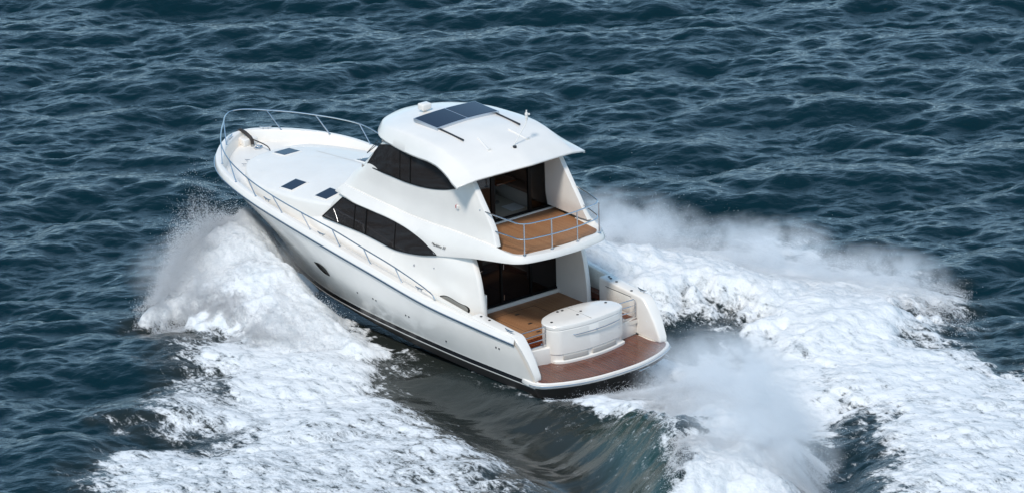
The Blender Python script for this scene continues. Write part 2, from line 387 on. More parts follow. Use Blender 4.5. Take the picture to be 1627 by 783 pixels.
# cockpit sole
V = []; 
put('cockpit_sole', prism([(.95, 1.96), (3.93, 1.96), (3.93, -1.96), (2.6, -1.96), (.95, -1.96)], 'z', .80, .90), M['cream'])
put('cockpit_teak', prism([(1.62, 1.55), (1.95, 1.80), (3.90, 1.80), (3.90, -1.80), (2.45, -1.80), (1.62, -1.45), (1.72, 0)], 'z', .90, .908), M['teak'])
put('cockpit_margin_teak', [prism([(.96, 1.95), (2.0, 1.95), (1.95, 1.806), (1.615, 1.555), (1.715, 0), (1.615, -1.455), (2.45, -1.806), (2.78, -1.806), (2.78, -1.95), (.96, -1.95)], 'z', .90, .906)], M['teakdark'])
put('side_step_teak', [prism([(2.45, -1.955), (3.9, -1.955), (3.9, -2.20), (2.45, -2.20)], 'z', .95, 1.12)], M['teakdark'])
put('side_step_teak', [prism([(2.95, 1.99), (3.9, 1.99), (3.9, 2.20), (2.95, 2.20)], 'z', .95, 1.12)], M['teakdark'])
for x, y in ((3.25, 1.0), (3.28, .2), (2.55, .35), (2.62, -.35), (1.95, .55)):
    put('deck_hatch_latch', box(x - .03, x + .03, y - .06, y + .06, .908, .914), M['dark'])
put('deck_hatch_seam', [box(2.2, 3.5, yy - .006, yy + .006, .908, .9105) for yy in (.8, -.55)] + [box(xx - .006, xx + .006, -.55, .8, .908, .9105) for xx in (2.2, 3.5)], M['dark'])
# transom riser and sill between platform and cockpit
ris = catm([(1.0, 1.95), (.90, 1.35), (.84, 1.15)], np.linspace(0, 1, 6))
rp = [tuple(p) for p in ris] + [(p[0], -p[1]) for p in ris[::-1]]
put('transom_riser', prism(rp + [(1.12, -1.95), (1.12, 1.95)], 'z', .47, .915, .02), M['gel'])

# cooker / bait locker on the transom
lo = catm([(1.20,1.14),(.98,1.20),(.80,1.17),(.67,1.04),(.58,.7),(.52,.25),(.52,-.35),(.57,-.85),(.65,-1.24),(.76,-1.42),(.98,-1.47),(1.2,-1.42),(1.40,-1.24),(1.54,-.88),(1.61,-.3),(1.61,.2),(1.52,.64),(1.36,1.0),(1.20,1.14)], np.linspace(0, 1, 109))[:-1]
lo[:, 1] = -.14 + (lo[:, 1] + .14) * .90
cen = np.array([1.05, -.12])
V, F_ = [], []
prof = [(.98, .47, .02), (.98, .60, .02), (.985, .72, .015), (1.0, .74, 0), (1.0, 1.36, 0), (.985, 1.375, 0), (.985, 1.385, 0), (1.005, 1.40, 0), (1.01, 1.47, 0), (.99, 1.50, 0), (.955, 1.51, 0), (.5, 1.518, 0), (.02, 1.52, 0)]
for s, z, dx in prof:
    for p in lo: q = cen + (p - cen) * s; V.append((q[0] + dx - (z - 1.0) * -0.03, q[1], z))
n = len(lo)
for r in range(len(prof) - 1):
    for c in range(n): F_.append((r*n + c, r*n + (c+1) % n, (r+1)*n + (c+1) % n, (r+1)*n + c))
F_.append(tuple(range((len(prof)-1)*n, len(prof)*n)))
lk = mesh('transom_locker', V, [f[::-1] for f in F_], M['gel'], YACHT, 28)
def lx(y, z=0.6): return .53 + .20 * ((y + .1) / 1.22) ** 2 + (.25 * max(0, (y - .75) / .4) ** 2) + (z - 1) * .03
# base shelf of the locker standing proud on the platform
bs = [(lx(y) - .07, y) for y in np.linspace(1.0, -1.26, 25)]
put('locker_plinth', prism(bs + [(1.1, -1.28), (1.1, 1.03)], 'z', .47, .565, .02), M['gel'])
for a, b in ((.80, .08), (-.08, -.92)):
    sl = [(lx(y) - .035, y) for y in np.linspace(a, b, 10)]
    put('locker_slot', prism(sl + [(.9, b), (.9, a)], 'z', .585, .70, .008), M['slot_shade'], lk)
hr = [(lx(y, 1.22) - .06, y, 1.215) for y in np.linspace(.46, -1.05, 16)]
hr = [(hr[0][0] + .06, .50, 1.215)] + hr + [(hr[-1][0] + .06, -1.09, 1.215)]
put('locker_handrail', [tube(hr, .013, 8)] + [disc((lx(y, 1.2) - .06, y, 1.215), .022, .06, 10, (1, 0, 0)) for y in (-.22,)], M['steel'], lk)
put('locker_knob', disc((lx(-1.08) - .03, -1.04, 1.0), .022, .04, 10, (1, 0, 0)), M['steel'], lk)
for x, y in ((1.0, .86), (1.48, .28), (1.47, .13), (.98, .02), (1.12, -.20), (1.18, -1.08)):
    put('lid_catch', disc((x, y, 1.512), .036, .014, 10), M['dark'], lk)
put('lid_seam', box(.56, 1.57, -.106, -.10, 1.5, 1.522), M['vent'], lk)
# gates
for sgn in (1, -1):
    ya, yb = (1.08 if sgn > 0 else -1.36), sgn * 1.90; gx = .98
    b = []
    for i, z in enumerate((.97, 1.13, 1.29, 1.46)):
        b.append(tube([(gx, ya, z), (gx, yb - sgn * (.0 if z < 1.4 else .05), z)], .014, 8))
    b.append(tube([(gx, ya, .92), (gx, ya, 1.46)], .016, 8)); b.append(tube([(gx, yb, .97), (gx, yb, 1.41), (gx, yb - sgn * .05, 1.46)], .014, 8))
    put('transom_gate', b, M['steel'])
    put('gate_latch', disc((gx - .03, ya + sgn * .12, 1.0), .03, .05, 10, (1, 0, 0)), M['steel'])

# cleat built once, copied
def cleat_bm():
    b = []
    for d in (-.07, .07): b.append(tube([(d, 0, 0), (d, 0, .06)], [.018, .015], 8))
    b.append(tube([(-.17, 0, .085), (-.11, 0, .066), (0, 0, .06), (.11, 0, .066), (.17, 0, .085)], [.012, .018, .02, .018, .012], 8))
    return b
cl0 = put('cleat', cleat_bm(), M['steel']); cl0.location = (1.05, 2.20, 1.555)
for sgn in (1, -1):
    for (x, y, z, rz) in ((1.05, 2.20, 1.555, 0), (4.55, 2.40, 1.775, 0), (8.75, 2.44, 2.14, 0), (11.3, 2.34, 2.40, .08), (15.38, .60, 2.70, .95)):
        if sgn > 0 and x == 1.05: continue
        child_copy(cl0, YACHT, (x, sgn * y, z), (0, 0, -rz * sgn))

# ------------------------------------------------------------------ foredeck trunk with hatches
half = catm([(8.3, 1.72), (8.9, 1.80), (9.45, 1.93), (10.1, 2.03), (11.3, 2.07), (12.3, 1.98), (13.05, 1.72), (13.75, 1.30), (14.05, 1.0), (14.16, .6), (14.18, 0)], np.linspace(0, 1, 60))
outl = [tuple(p) for p in half] + [(p[0], -p[1]) for p in half[-2::-1]]
def trunk_z(x, y): return float(pchip([8, 9.5, 11, 12, 13.4, 14.3], [3.02, 2.96, 2.87, 2.79, 2.66, 2.57], np.array([x]))[0]) - .062 * y * y
V, F_ = [], []
cx = lambda x: min(max(x, 8.3), 12.6)
ringz = [(0, None), (.012, -.06), (.022, -.025), (.04, -.006), (.065, 0), (.3, 0), (.5, 0), (.75, 0), (1.0, 0)]
n = len(outl)
for s, dz in ringz:
    for p in outl:
        q = (p[0] + (cx(p[0]) - p[0]) * s, p[1] * (1 - s))
        V.append((q[0], q[1], (gz(min(q[0], 15)) - drop(q[0]) - .02) if dz is None else trunk_z(*q) + dz))
for r in range(len(ringz) - 1):
    for c in range(n - 1): F_.append((r*n + c, r*n + c + 1, (r+1)*n + c + 1, (r+1)*n + c))
mesh('cabin_trunk', V, [f[::-1] for f in F_], M['nonskid'], YACHT, 50)
# raised non-skid panels on the trunk, a hair proud
for (x0, x1, ya, yb, tp) in ((10.0, 13.1, -.62, -1.55, 1),):
    V = []; nx_, ny_ = 16, 5
    for i in range(nx_):
        x = x0 + (x1 - x0) * i / (nx_ - 1); tt = i / (nx_ - 1)
        for j in range(ny_):
            y = ya + (yb - ya) * (1 - .35 * tt * tp) * j / (ny_ - 1); V.append((x, y, trunk_z(x, y) + .004))
    mesh('nonskid_panel', V, grid_faces(nx_, ny_, 0, True), M['nonskid'])
def hatch(w, l):
    fr_ = put('deck_hatch', box(-l/2 - .04, l/2 + .04, -w/2 - .04, w/2 + .04, -.06, .016, .012, 2), M['gel'])
    put('hatch_glass', box(-l/2, l/2, -w/2, w/2, .0, .022, .006, 1), M['hatchglass'], fr_)
    return fr_
h0 = hatch(.52, .50)
def place_h(o, x, y):
    z = trunk_z(x, y); sx = (trunk_z(x + .1, y) - trunk_z(x - .1, y)) / .2; sy = (trunk_z(x, y + .1) - trunk_z(x, y - .1)) / .2
    o.location = (x, y, z); o.rotation_euler = (math.atan(sy), -math.atan(sx), 0)
place_h(h0, 13.58, 0)
for x, y in ((11.15, 1.55), (9.72, 1.46), (11.15, -1.0)):
    h_ = child_copy(h0, YACHT, (0, 0, 0)); place_h(h_, x, y)

# anchor gear on the bow
bowp = [(15.9, .26), (15.6, .34), (14.9, .30), (14.9, -.30), (15.6, -.34), (15.9, -.26)]
put('bow_roller_plate', prism([(15.78, .10), (15.6, .20), (15.25, .24), (15.25, -.24), (15.6, -.20), (15.78, -.10)], 'z', 2.40, 2.60, .03), M['gel'])
put('anchor', [tube([(15.84, 0, 2.66), (15.72, 0, 2.73), (15.50, 0, 2.70), (15.28, 0, 2.63), (15.20, 0, 2.56), (15.17, .01, 2.44)], .052, 8), prism([(15.80, 2.70), (15.98, 2.58), (15.88, 2.38), (15.76, 2.52)], 'y', -.13, .13, .02)], M['darkmetal'])
put('anchor_stock', tube([(15.17, .02, 2.45), (15.13, .04, 2.31)], .048, 10), M['vent'])
put('windlass', [disc((14.92, .0, 2.34), .09, .08, 16), disc((14.92, 0, 2.42), .05, .07, 14), tube([(14.92, -.12, 2.42), (14.92, .12, 2.42)], .05, 12)], M['steel'])
put('anchor_chain', tube([(15.22, 0, 2.60), (14.95, -.02, 2.585), (14.70, -.05, 2.56), (14.52, -.06, 2.52), (14.40, -.06, 2.38)], .016, 8, smooth=14), M['darkmetal'])
for x, y in ((14.5, .45), (14.32, .35), (14.4, -.35), (14.62, -.48)): put('deck_filler', disc((x, y, 2.33), .04, .02, 12), M['steel'])
for i, (x, y, q) in enumerate(((14.35, .75, .3), (14.12, 1.02, .3))):
    o = child_copy(cl0, YACHT, (x, y, 2.36), (0, 0, .9)); o.scale = (.6, .6, .6)

# ------------------------------------------------------------------ bow rail
top = [(3.93,2.38,1.70),(3.98,2.40,1.80),(4.2,2.40,1.87),(4.85,2.42,2.02),(5.52,2.45,2.15),(6.85,2.47,2.32),(8.22,2.47,2.48),(9.60,2.46,2.575),(10.95,2.42,2.68),(12.14,2.36,2.84),(13.19,2.20,3.04),(13.8,1.95,3.09),(14.41,1.60,3.13),(15.0,1.15,3.18),(15.49,.72,3.20),(15.85,.40,3.21),(16.02,.15,3.21),(16.05,0,3.21)]
bt = [(11.75,2.39),(10.5,2.44),(9.21,2.46),(7.91,2.46),(6.6,2.44),(5.28,2.42)]
tp = [(12.14,2.36,2.84),(10.95,2.42,2.68),(9.60,2.46,2.575),(8.22,2.47,2.48),(6.85,2.47,2.32),(5.52,2.45,2.15)]
allp = np.array(top + [(p[0], -p[1], p[2]) for p in top[-2::-1]])
br = put('bow_rail', tube(allp, .017, 8, smooth=240), M['steel'])
for sgn in (1, -1):
    for (bx, by), t_ in zip([(15.11, .93), (14.07, 1.82), (12.81, 2.27)] + bt, [(15.49, .72, 3.20), (14.41, 1.60, 3.13), (13.19, 2.20, 3.04)] + tp):
        z0 = gz(bx) + .01
        put('stanchion', [tube([(bx, sgn * by, z0), (t_[0], sgn * t_[1], t_[2])], .015, 8), disc((bx, sgn * by, z0 - .01), .035, .018, 12)], M['steel'], br)
    put('rail_foot', disc((3.93, sgn * 2.38, gz(3.93) + .0), .035, .018, 12), M['steel'], br)

# ------------------------------------------------------------------ deckhouse (main level)
def yh(z): return 1.945 - .10 * (z - 2.4)
D0 = [(2.68,1.80,.92),(3.1,2.0,1.42),(4,2.12,1.62),(6,2.14,1.80),(8,2.12,1.99),(9.6,2.04,2.15),(9.95,1.98,2.22)]
D1 = [(2.70,1.80,1.40),(3.3,2.01,1.78),(4.8,2.045,1.94),(6.4,2.045,2.05),(8,2.03,2.2),(9.3,1.97,2.31),(9.72,1.92,2.36)]
D2 = [(2.78,1.80,1.90),(3.45,1.97,2.12),(4.8,1.975,2.25),(6.2,1.955,2.34),(7.5,1.945,2.42),(8.8,1.925,2.40),(9.38,1.86,2.41)]
D3 = [(2.90,1.79,2.38),(3.5,1.90,2.52),(4.8,1.90,2.66),(6.2,1.90,2.80),(7.5,1.89,2.88),(8.6,1.865,2.82),(9.05,1.82,2.85)]
D4 = [(3.32,1.70,3.04),(3.8,1.72,3.1),(4.8,1.74,3.16),(6.2,1.78,3.18),(7.5,1.78,3.18),(8.3,1.77,3.18),(8.75,1.74,3.2)]
DA = loft([rail(q, 60) for q in ([(a, b, c - .3) for a, b, c in D0], D0, D1, D2, D3, D4)], 5)
V, F_ = [], []
add_grid(V, F_, DA, flip=True)
# rounded aft edge and inner face of the wing
edge = DA[:, 0].copy(); inn = [edge, edge + [-.035, -.03, 0], edge + [-.045, -.09, 0], edge + [-.02, -.15, 0], edge + [1.4, -.16, 0]]
inn = np.stack(inn); inn[4, :, 0] = 3.96
add_grid(V, F_, inn, flip=False)
dh = mesh('deckhouse', V, F_, M['gel'], YACHT, 40)
# front closing wall, flush with pillar
fr0 = DA[:, -1]
V = [tuple(p) for p in fr0] + [(p[0] + .02, 0, p[2]) for p in fr0]; k = len(fr0)
V += [(p[0], -p[1], p[2]) for p in fr0]
F_ = [(i, i+1, k+i+1, k+i) for i in range(k-1)] + [(k+i, k+i+1, 2*k+i+1, 2*k+i) for i in range(k-1)]
mesh('deckhouse_front', V, F_, M['gel'])
# saloon side windows
wb = [(9.33,2.415),(8.4,2.43),(7.5,2.44),(6.8,2.405),(6.2,2.37),(5.65,2.42),(5.0,2.53),(4.38,2.69)]
wt = [(8.46,3.17),(8.0,3.125),(7.45,3.125),(6.8,3.13),(6.15,3.125),(5.5,3.06),(4.92,2.92),(4.38,2.69)]
nw = 50
def c2(pts, s): return catm([(a, 0, b) for a, b in pts], s)[:, [0, 2]]
sb = np.linspace(0, 1, nw)
B_, T_ = c2(wb, sb), c2(wt, sb)
def ydh(x, z): return lin_fit(DA, x, z)
def lin_fit(A, x, z):
    dd = ((A[:, :, 0] - x) ** 2 + (A[:, :, 2] - z) ** 2).ravel(); idx = np.argsort(dd)[:9]; p = A.reshape(-1, 3)[idx]
    c_ = np.linalg.lstsq(np.c_[np.ones(9), p[:, 0] - x, p[:, 2] - z], p[:, 1], rcond=None)[0]; return float(c_[0])
def ydh_old(x, z): # sample the deckhouse side
    dd = (DA[:, :, 0] - x) ** 2 + (DA[:, :, 2] - z) ** 2
    idx = np.argsort(dd.ravel())[:4]; wgt = 1 / (dd.ravel()[idx] + 1e-5); return float((DA[:, :, 1].ravel()[idx] * wgt).sum() / wgt.sum())
def glass_panel(name, Bc, Tc, yf, mat, parent, off, rows=8):
    A = np.zeros((rows, len(Bc), 3))
    for r in range(rows):
        q = Bc + (Tc - Bc) * r / (rows - 1)
        A[r, :, 0] = q[:, 0]; A[r, :, 2] = q[:, 1]; A[r, :, 1] = [yf(a, b) + off for a, b in q]
    return A
def smooth_y(x, z): return float(np.interp(z, [2.3, 2.5, 2.75, 3.2], [1.972, 1.952, 1.93, 1.885])) + (-.02 * max(x - 8.6, 0))
for sgn in (1, -1):
    A = glass_panel('w', B_, T_, smooth_y, None, None, .018); A[:, :, 1] *= sgn
    V = A.reshape(-1, 3).tolist(); F_ = grid_faces(A.shape[0], A.shape[1], 0, sgn > 0)
    g = mesh('saloon_window', V, F_, M['glass'])
    fp = [(x, z) for x, z in B_] + [(x, z) for x, z in T_[::-1]]
    fr3 = np.array([(x, sgn * (smooth_y(x, z) + .02), z) for x, z in fp] + [(fp[0][0], sgn * (smooth_y(*fp[0]) + .02), fp[0][1])])
    put('window_frame', tube(fr3, .016, 6), M['frame'], g)
    for xm, wd in ((7.93, .028), (7.42, .05), (6.17, .028)):
        zb = float(np.interp(-xm, -B_[:, 0], B_[:, 1])); zt = float(np.interp(-xm, -T_[:, 0], T_[:, 1]))
        put('window_mullion', tube([(xm, sgn * (smooth_y(xm, zb) + .022), zb), (xm - .03, sgn * (smooth_y(xm, zt) + .022), zt)], wd * .55, 6), M['frame'], g)
    # engine room vent
    vp = [(4.06, 1.60), (3.98, 1.665), (3.80, 1.67), (3.05, 1.70), (2.97, 1.66), (2.97, 1.58), (3.05, 1.50), (3.25, 1.485), (3.95, 1.515), (4.05, 1.54)]
for sgn in (1, -1):
    pts = [(3.17, 1.58), (3.07, 1.53), (3.04, 1.46), (3.07, 1.395), (3.17, 1.365), (3.95, 1.455), (4.03, 1.50), (4.05, 1.56), (4.02, 1.62), (3.95, 1.65)]
    pts = [(a, b + .075) for a, b in pts]
    o = patch('engine_vent', pts, 1.06, ydh, .010, sgn, M['frame']); patch('vent_grille', pts, .97, ydh, .018, sgn, M['vent'], o)
put('house_light', disc((5.28, ydh(5.28, 2.17) - .012, 2.17), .035, .03, 12, (0, 1, 0)), M['steel'])
put('house_light', disc((4.46, ydh(4.46, 2.31) - .012, 2.31), .022, .025, 12, (0, 1, 0)), M['steel'])
# aft bulkhead of the saloon: cream post, sill, dark glass doors
put('bulkhead_post', box(3.90, 3.98, 1.22, 1.66, .90, 3.0, .01), M['gel'])
put('door_sill', box(3.84, 3.98, -1.86, 1.22, .90, 1.0, .012), M['gel'])
put('bulkhead_post', box(3.90, 3.98, -1.84, -1.70, .90, 3.0, .01), M['cream'])
dr = put('saloon_door', box(3.93, 3.97, -1.80, 1.22, 1.0, 3.06), M['doorglass'])
put('door_frame', [box(3.90, 3.95, y - .03, y + .03, 1.0, 3.04) for y in (1.18, .20, -.78, -1.77)] + [box(3.90, 3.95, -1.80, 1.22, 1.0, 1.06)], M['frame'], dr)
for zz_ in (2.0, 1.15): put('door_handle', tube([(3.90, .17, zz_), (3.85, .17, zz_), (3.85, .17, zz_ + .14)], .012, 8), M['steel'], dr)
put('door_handle', tube([(3.89, 1.05, 2.1), (3.83, 1.05, 2.1), (3.82, .90, 2.14)], .014, 8), M['steel'], dr)
put('cockpit_cabinet', box(2.93, 3.9, 1.44, 1.70, .905, 1.87, .02), M['gel'])

# ------------------------------------------------------------------ fly bridge body
NB = 110
R1 = [(8.93,1.80,3.19),(8.45,1.86,3.17),(7.9,1.90,3.125),(7.3,1.915,3.135),(6.6,1.93,3.145),(6.0,1.945,3.12),(5.5,1.955,3.06),(4.95,1.96,2.935),(4.6,1.955,2.78),(4.4,1.95,2.68),(3.9,1.92,2.77),(3.1,1.85,2.93),(2.4,1.74,3.02),(1.9,1.60,3.06),(1.62,1.46,3.08),(1.45,1.22,3.09),(1.35,.8,3.095),(1.29,.4,3.10),(1.28,0,3.10)]
R2 = [(8.72,1.72,3.42),(8.26,1.74,3.42),(7.6,1.75,3.40),(6.9,1.755,3.38),(6.2,1.755,3.36),(5.7,1.755,3.355),(5.2,1.755,3.365),(4.7,1.75,3.38),(4.3,1.745,3.40),(4.0,1.735,3.41),(3.6,1.72,3.415),(3.1,1.70,3.415),(2.6,1.67,3.405),(2.05,1.57,3.32),(1.72,1.45,3.27),(1.52,1.20,3.255),(1.40,.8,3.25),(1.33,.4,3.25),(1.31,0,3.25)]
def par(pts, idx_s):  # sample piecewise per control index so rows line up
    p = np.array(pts, float); c = np.arange(len(p)); out = np.zeros((len(idx_s), 3))
    mm = np.zeros_like(p); mm[1:-1] = (p[2:] - p[:-2]) / 2; mm[0] = p[1] - p[0]; mm[-1] = p[-1] - p[-2]
    i = np.clip(np.floor(idx_s).astype(int), 0, len(p) - 2); t = (idx_s - i)[:, None]
    # limit tangents to avoid overshoot
    d = np.diff(p, axis=0)
    for a in range(1, len(p) - 1):
        for k in range(3):
            if d[a-1, k] * d[a, k] <= 0: mm[a, k] = 0 if k != 1 else mm[a, k]
            else: mm[a, k] = np.sign(mm[a, k]) * min(abs(mm[a, k]), 3 * abs(d[a-1, k]), 3 * abs(d[a, k]))
    return ((2*t**3 - 3*t**2 + 1) * p[i] + (t**3 - 2*t**2 + t) * mm[i] + (-2*t**3 + 3*t**2) * p[i+1] + (t**3 - t**2) * mm[i+1])
sI = np.linspace(0, 18, 181)
a1, a2 = par(R1, sI), par(R2, sI)
nrm_in = np.zeros_like(a1)
cenl = np.array([1.0, 0.0])
def inward(a, d):
    t = np.gradient(a[:, :2], axis=0); t /= np.linalg.norm(t, axis=1)[:, None] + 1e-9
    nn_ = np.stack([t[:, 1], -t[:, 0]], 1)       # right of travel direction
    # travel goes aft then to the centre; inside is towards the cabin
    sg = np.sign((nn_ * (np.array([5.0, 0.0]) - a[:, :2])).sum(1)); sg[sg == 0] = 1
    b = a.copy(); b[:, :2] += nn_ * sg[:, None] * d; b[-1, 1] = 0; return b
a0 = inward(a1, .10); a0[:, 2] += .015
a1b = a1.copy(); a1b[:, 2] += .03; a1b = inward(a1b, -.004)
a2b = inward(a2, .008); a2b[:, 2] += .012
a3 = inward(a2, .048); a3[:, 2] += .018
tkz = np.clip((sI - 11) / 2, 0, 1)
a4 = inward(a2, .13); a4[:, 2] = a4[:, 2] * (1 - tkz) + (a4[:, 2] * .3 + 3.275 * .7) * tkz
a5 = inward(a2, .235); a5[:, 2] = 3.27
body = np.stack([a0, a1, a1b, a1b * .5 + a2 * .5, a2, a2b, a3])
V, F_ = [], []
add_grid(V, F_, body, flip=False)
k0 = 115
add_grid(V, F_, np.stack([a3, a4, a5])[:, k0:], flip=False)
deck_band = mesh('fly_bridge_rim', V, F_, M['gel'], YACHT, 38)
# balcony floor slab + soffit
ring_ = a5[k0:]; poly = [(3.95, 1.60)] + [(float(p[0]), float(p[1])) for p in ring_] ; poly = poly + [(x, -y) for x, y in poly[-2::-1]]
put('balcony_floor', prism([(x + .02, y * .99) for x, y in poly], 'z', 3.18, 3.268), M['gel'])
tkr = [(3.86, 1.60), (3.0, 1.50), (2.5, 1.445), (2.1, 1.39), (1.80, 1.33), (1.70, 1.22), (1.62, .8), (1.57, .4), (1.555, 0)]
tkc = catm(tkr, np.linspace(0, 1, 50)); tkp = [tuple(p) for p in tkc] + [(p[0], -p[1]) for p in tkc[-2::-1]]
put('balcony_teak', prism(tkp, 'z', 3.268, 3.278), M['teak'])
put('threshold', box(3.86, 3.94, -1.62, 1.5, 3.268, 3.31, .006), M['gel'])
so = a0[104:]; poly = [(3.92, 1.80)] + [(float(p[0]), float(p[1])) for p in so]; poly += [(x, -y) for x, y in poly[-2::-1]]
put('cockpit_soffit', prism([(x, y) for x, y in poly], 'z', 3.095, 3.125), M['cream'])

# upper side walls
U3 = [(8.70,1.69,3.435),(8.26,1.708,3.436),(7.6,1.718,3.416),(6.9,1.723,3.396),(6.2,1.723,3.376),(5.7,1.723,3.371),(5.2,1.723,3.381),(4.7,1.718,3.396),(4.3,1.713,3.416),(4.0,1.703,3.426),(3.6,1.688,3.431),(3.1,1.668,3.431),(2.35,1.60,3.38)]
U3 = [(x, y - .016, z + .002) for x, y, z in U3]
U4 = [(8.45,1.50,3.80),(8.1,1.60,3.82),(7.5,1.63,3.80),(6.8,1.64,3.78),(6.1,1.64,3.76),(5.6,1.64,3.77),(5.1,1.64,3.80),(4.65,1.635,3.84),(4.3,1.63,3.87),(4.0,1.62,3.9),(3.6,1.61,3.9),(3.1,1.58,3.88),(2.58,1.52,3.80)]
U5 = [(8.12,1.42,4.10),(7.85,1.55,4.12),(7.3,1.61,4.14),(6.7,1.62,4.155),(6.1,1.62,4.17),(5.6,1.62,4.20),(5.1,1.62,4.26),(4.65,1.62,4.34),(4.3,1.61,4.44),(4.0,1.605,4.50),(3.7,1.59,4.44),(3.3,1.57,4.32),(2.90,1.515,4.22)]
U6 = [(7.35,1.33,4.90),(7.1,1.46,4.95),(6.7,1.54,4.97),(6.3,1.56,4.98),(5.9,1.57,4.98),(5.4,1.57,4.98),(5.0,1.57,4.98),(4.65,1.57,4.98),(4.4,1.57,4.98),(4.2,1.57,4.96),(4.0,1.56,4.95),(3.75,1.55,4.93),(3.42,1.51,4.88)]
sU = np.linspace(0, 12, 121)
UA = loft([par(q, sU) for q in (U3, U4, U5, U6)], 5)
V, F_ = [], []
add_grid(V, F_, UA, flip=False)
ed = UA[:, -1].copy()
ee = np.stack([ed, ed + [-.045, -.02, 0], ed + [-.06, -.08, 0], ed + [-.04, -.15, 0], ed + [0.25, -.17, 0], ed + [1.0, -.16, 0]]); ee[5, :, 0] = 3.98
ee = ee[:, :, :]
add_grid(V, F_, ee, flip=False)
up = mesh('fly_bridge_side', V, F_, M['gel'], YACHT, 40)
# front: sill panel and windscreen
f3 = UA[:, 0]
V, F_ = [], []
nc = 14
A = np.zeros((len(f3), nc, 3))
for i, p in enumerate(f3):
    for j in range(nc):
        t = j / (nc - 1) ; A[i, j] = (p[0] + .35 * (1 - (1 - t) ** 2), p[1] * (1 - t), p[2])
sheet('windscreen_surround', A[:12], M['gel'], flip=True)
ws = A[11:].copy(); ws[:, :, 0] += .012
sheet('windscreen', ws, M['glass'], flip=True)
# fly bridge side windows
ub = [(7.93,4.10),(7.70,4.14),(6.85,4.185),(5.95,4.19),(5.27,4.245),(4.70,4.34),(4.3,4.44),(3.90,4.57)]
ut = [(7.20,4.90),(6.85,4.995),(6.2,5.01),(5.7,5.02),(5.2,5.04),(4.75,5.08),(4.45,5.0),(3.85,4.90)]
ub3 = [(3.85, 4.56) if False else q for q in ub]
Bu, Tu = c2(ub, sb), c2(ut, sb)
def yu(x, z):
    yy = float(np.interp(z, [4.1, 4.5, 5.0], [1.622, 1.605, 1.578]))
    if x > 6.6: yy -= .10 * ((x - 6.6) / 1.2) ** 2.2 * (1.0 if x < 8.4 else 1.4)
    return yy
for sgn in (1, -1):
    A = glass_panel('w', Bu, Tu, yu, None, None, .016); A[:, :, 1] *= sgn
    g = mesh('bridge_window', A.reshape(-1, 3).tolist(), grid_faces(A.shape[0], A.shape[1], 0, sgn > 0), M['glass'])
    fr3 = np.array([(x, sgn * (yu(x, z) + .016), z) for x, z in list(Bu)[5:]])
    put('window_frame', tube(fr3, .02, 6), M['frame'], g)
    for (xb, zb, xt, zt, wd) in ((6.28, 4.19, 6.28, 5.03, .016), (5.83, 4.19, 5.83, 5.03, .024)):
        put('window_mullion', tube([(xt if False else xb, sgn * (yu(xb, zb) + .018), zb), (xb + .0, sgn * (yu(xb, zt) + .018), zt)], wd, 6), M['frame'], g)
lab = bpy.data.curves.new('name_text', 'FONT'); lab.body = 'Maritimo 50'; lab.size = .112; lab.shear = .35; lab.extrude = .002
tmp = bpy.data.objects.new('tmp', lab); C.objects.link(tmp); bpy.context.view_layer.update()
tme = bpy.data.meshes.new_from_object(tmp.evaluated_get(bpy.context.evaluated_depsgraph_get())); bpy.data.objects.remove(tmp)
tme.materials.clear(); tme.materials.append(M['frame']); tx = bpy.data.objects.new('name_lettering', tme); C.objects.link(tx); tx.parent = YACHT
ex = Vector((-1, -.03, .02)).normalized(); ez = Vector((-.0, -.24, .97)).normalized(); en = ex.cross(ez); ez = en.cross(ex)
tx.matrix_local = Matrix(((ex.x, ez.x, en.x, 4.62), (ex.y, ez.y, en.y, 1.93), (ex.z, ez.z, en.z, 2.90), (0, 0, 0, 1)))
nl = put('navigation_light', box(3.78, 3.86, 1.60, 1.66, 4.02, 4.13, .015), M['gel']); put('red_lens', box(3.86, 3.90, 1.60, 1.655, 4.03, 4.12, .01), M['red'], nl)

# ------------------------------------------------------------------ fly bridge doors and interior
put('bridge_floor', box(3.94, 8.2, -1.52, 1.52, 3.20, 3.29), M['carpet'])
put('bridge_lining', [box(7.9, 7.95, -1.2, 1.2, 3.29, 4.1), box(4.0, 8.1, 1.50, 1.515, 3.29, 4.1), box(4.0, 8.1, -1.515, -1.50, 3.29, 4.1)], M['interior'])
put('bridge_ceiling', box(4.0, 7.2, -1.5, 1.5, 4.97, 5.0), M['interior'])
bd = put('bridge_door_frame', [box(3.92, 3.98, y - w_, y + w_, 3.30, 5.0) for y, w_ in ((1.28, .04), (.42, .035), (.36, .03), (-.82, .05), (-1.50, .06))] + [box(3.92, 3.98, -1.56, 1.3, 3.29, 3.37), box(3.92, 3.98, -1.56, 1.3, 4.92, 5.0)], M['frame'])
put('door_glass', box(3.945, 3.955, .45, 1.24, 3.37, 4.92), M['smoke'], bd)
put('door_glass', box(3.945, 3.955, -1.44, -.87, 3.37, 4.92), M['smoke'], bd)
put('bulkhead_post', box(3.90, 3.98, -1.62, -1.56, 3.27, 5.0), M['cream'])
put('bridge_settee', [box(4.1, 7.2, -1.48, -1.02, 3.29, 3.68, .02), box(6.7, 7.2, -1.02, .0, 3.29, 3.68, .02)], M['interior'])
put('settee_cushion', [box(4.1, 7.2, -1.48, -1.0, 3.68, 3.78, .03), box(4.1, 7.2, -1.49, -1.36, 3.78, 4.1, .03)], M['saloon'])
put('bridge_table', [box(4.62, 5.75, -.95, -.28, 3.97, 4.01, .012), tube([(5.18, -.60, 3.29), (5.18, -.60, 3.97)], .045, 14), disc((5.18, -.60, 3.29), .14, .02, 20)], [M['woodin']])
put('table_pedestal', [tube([(5.18, -.60, 3.30), (5.18, -.60, 3.965)], .052, 14), disc((5.18, -.60, 3.295), .15, .02, 20)], M['steel'])
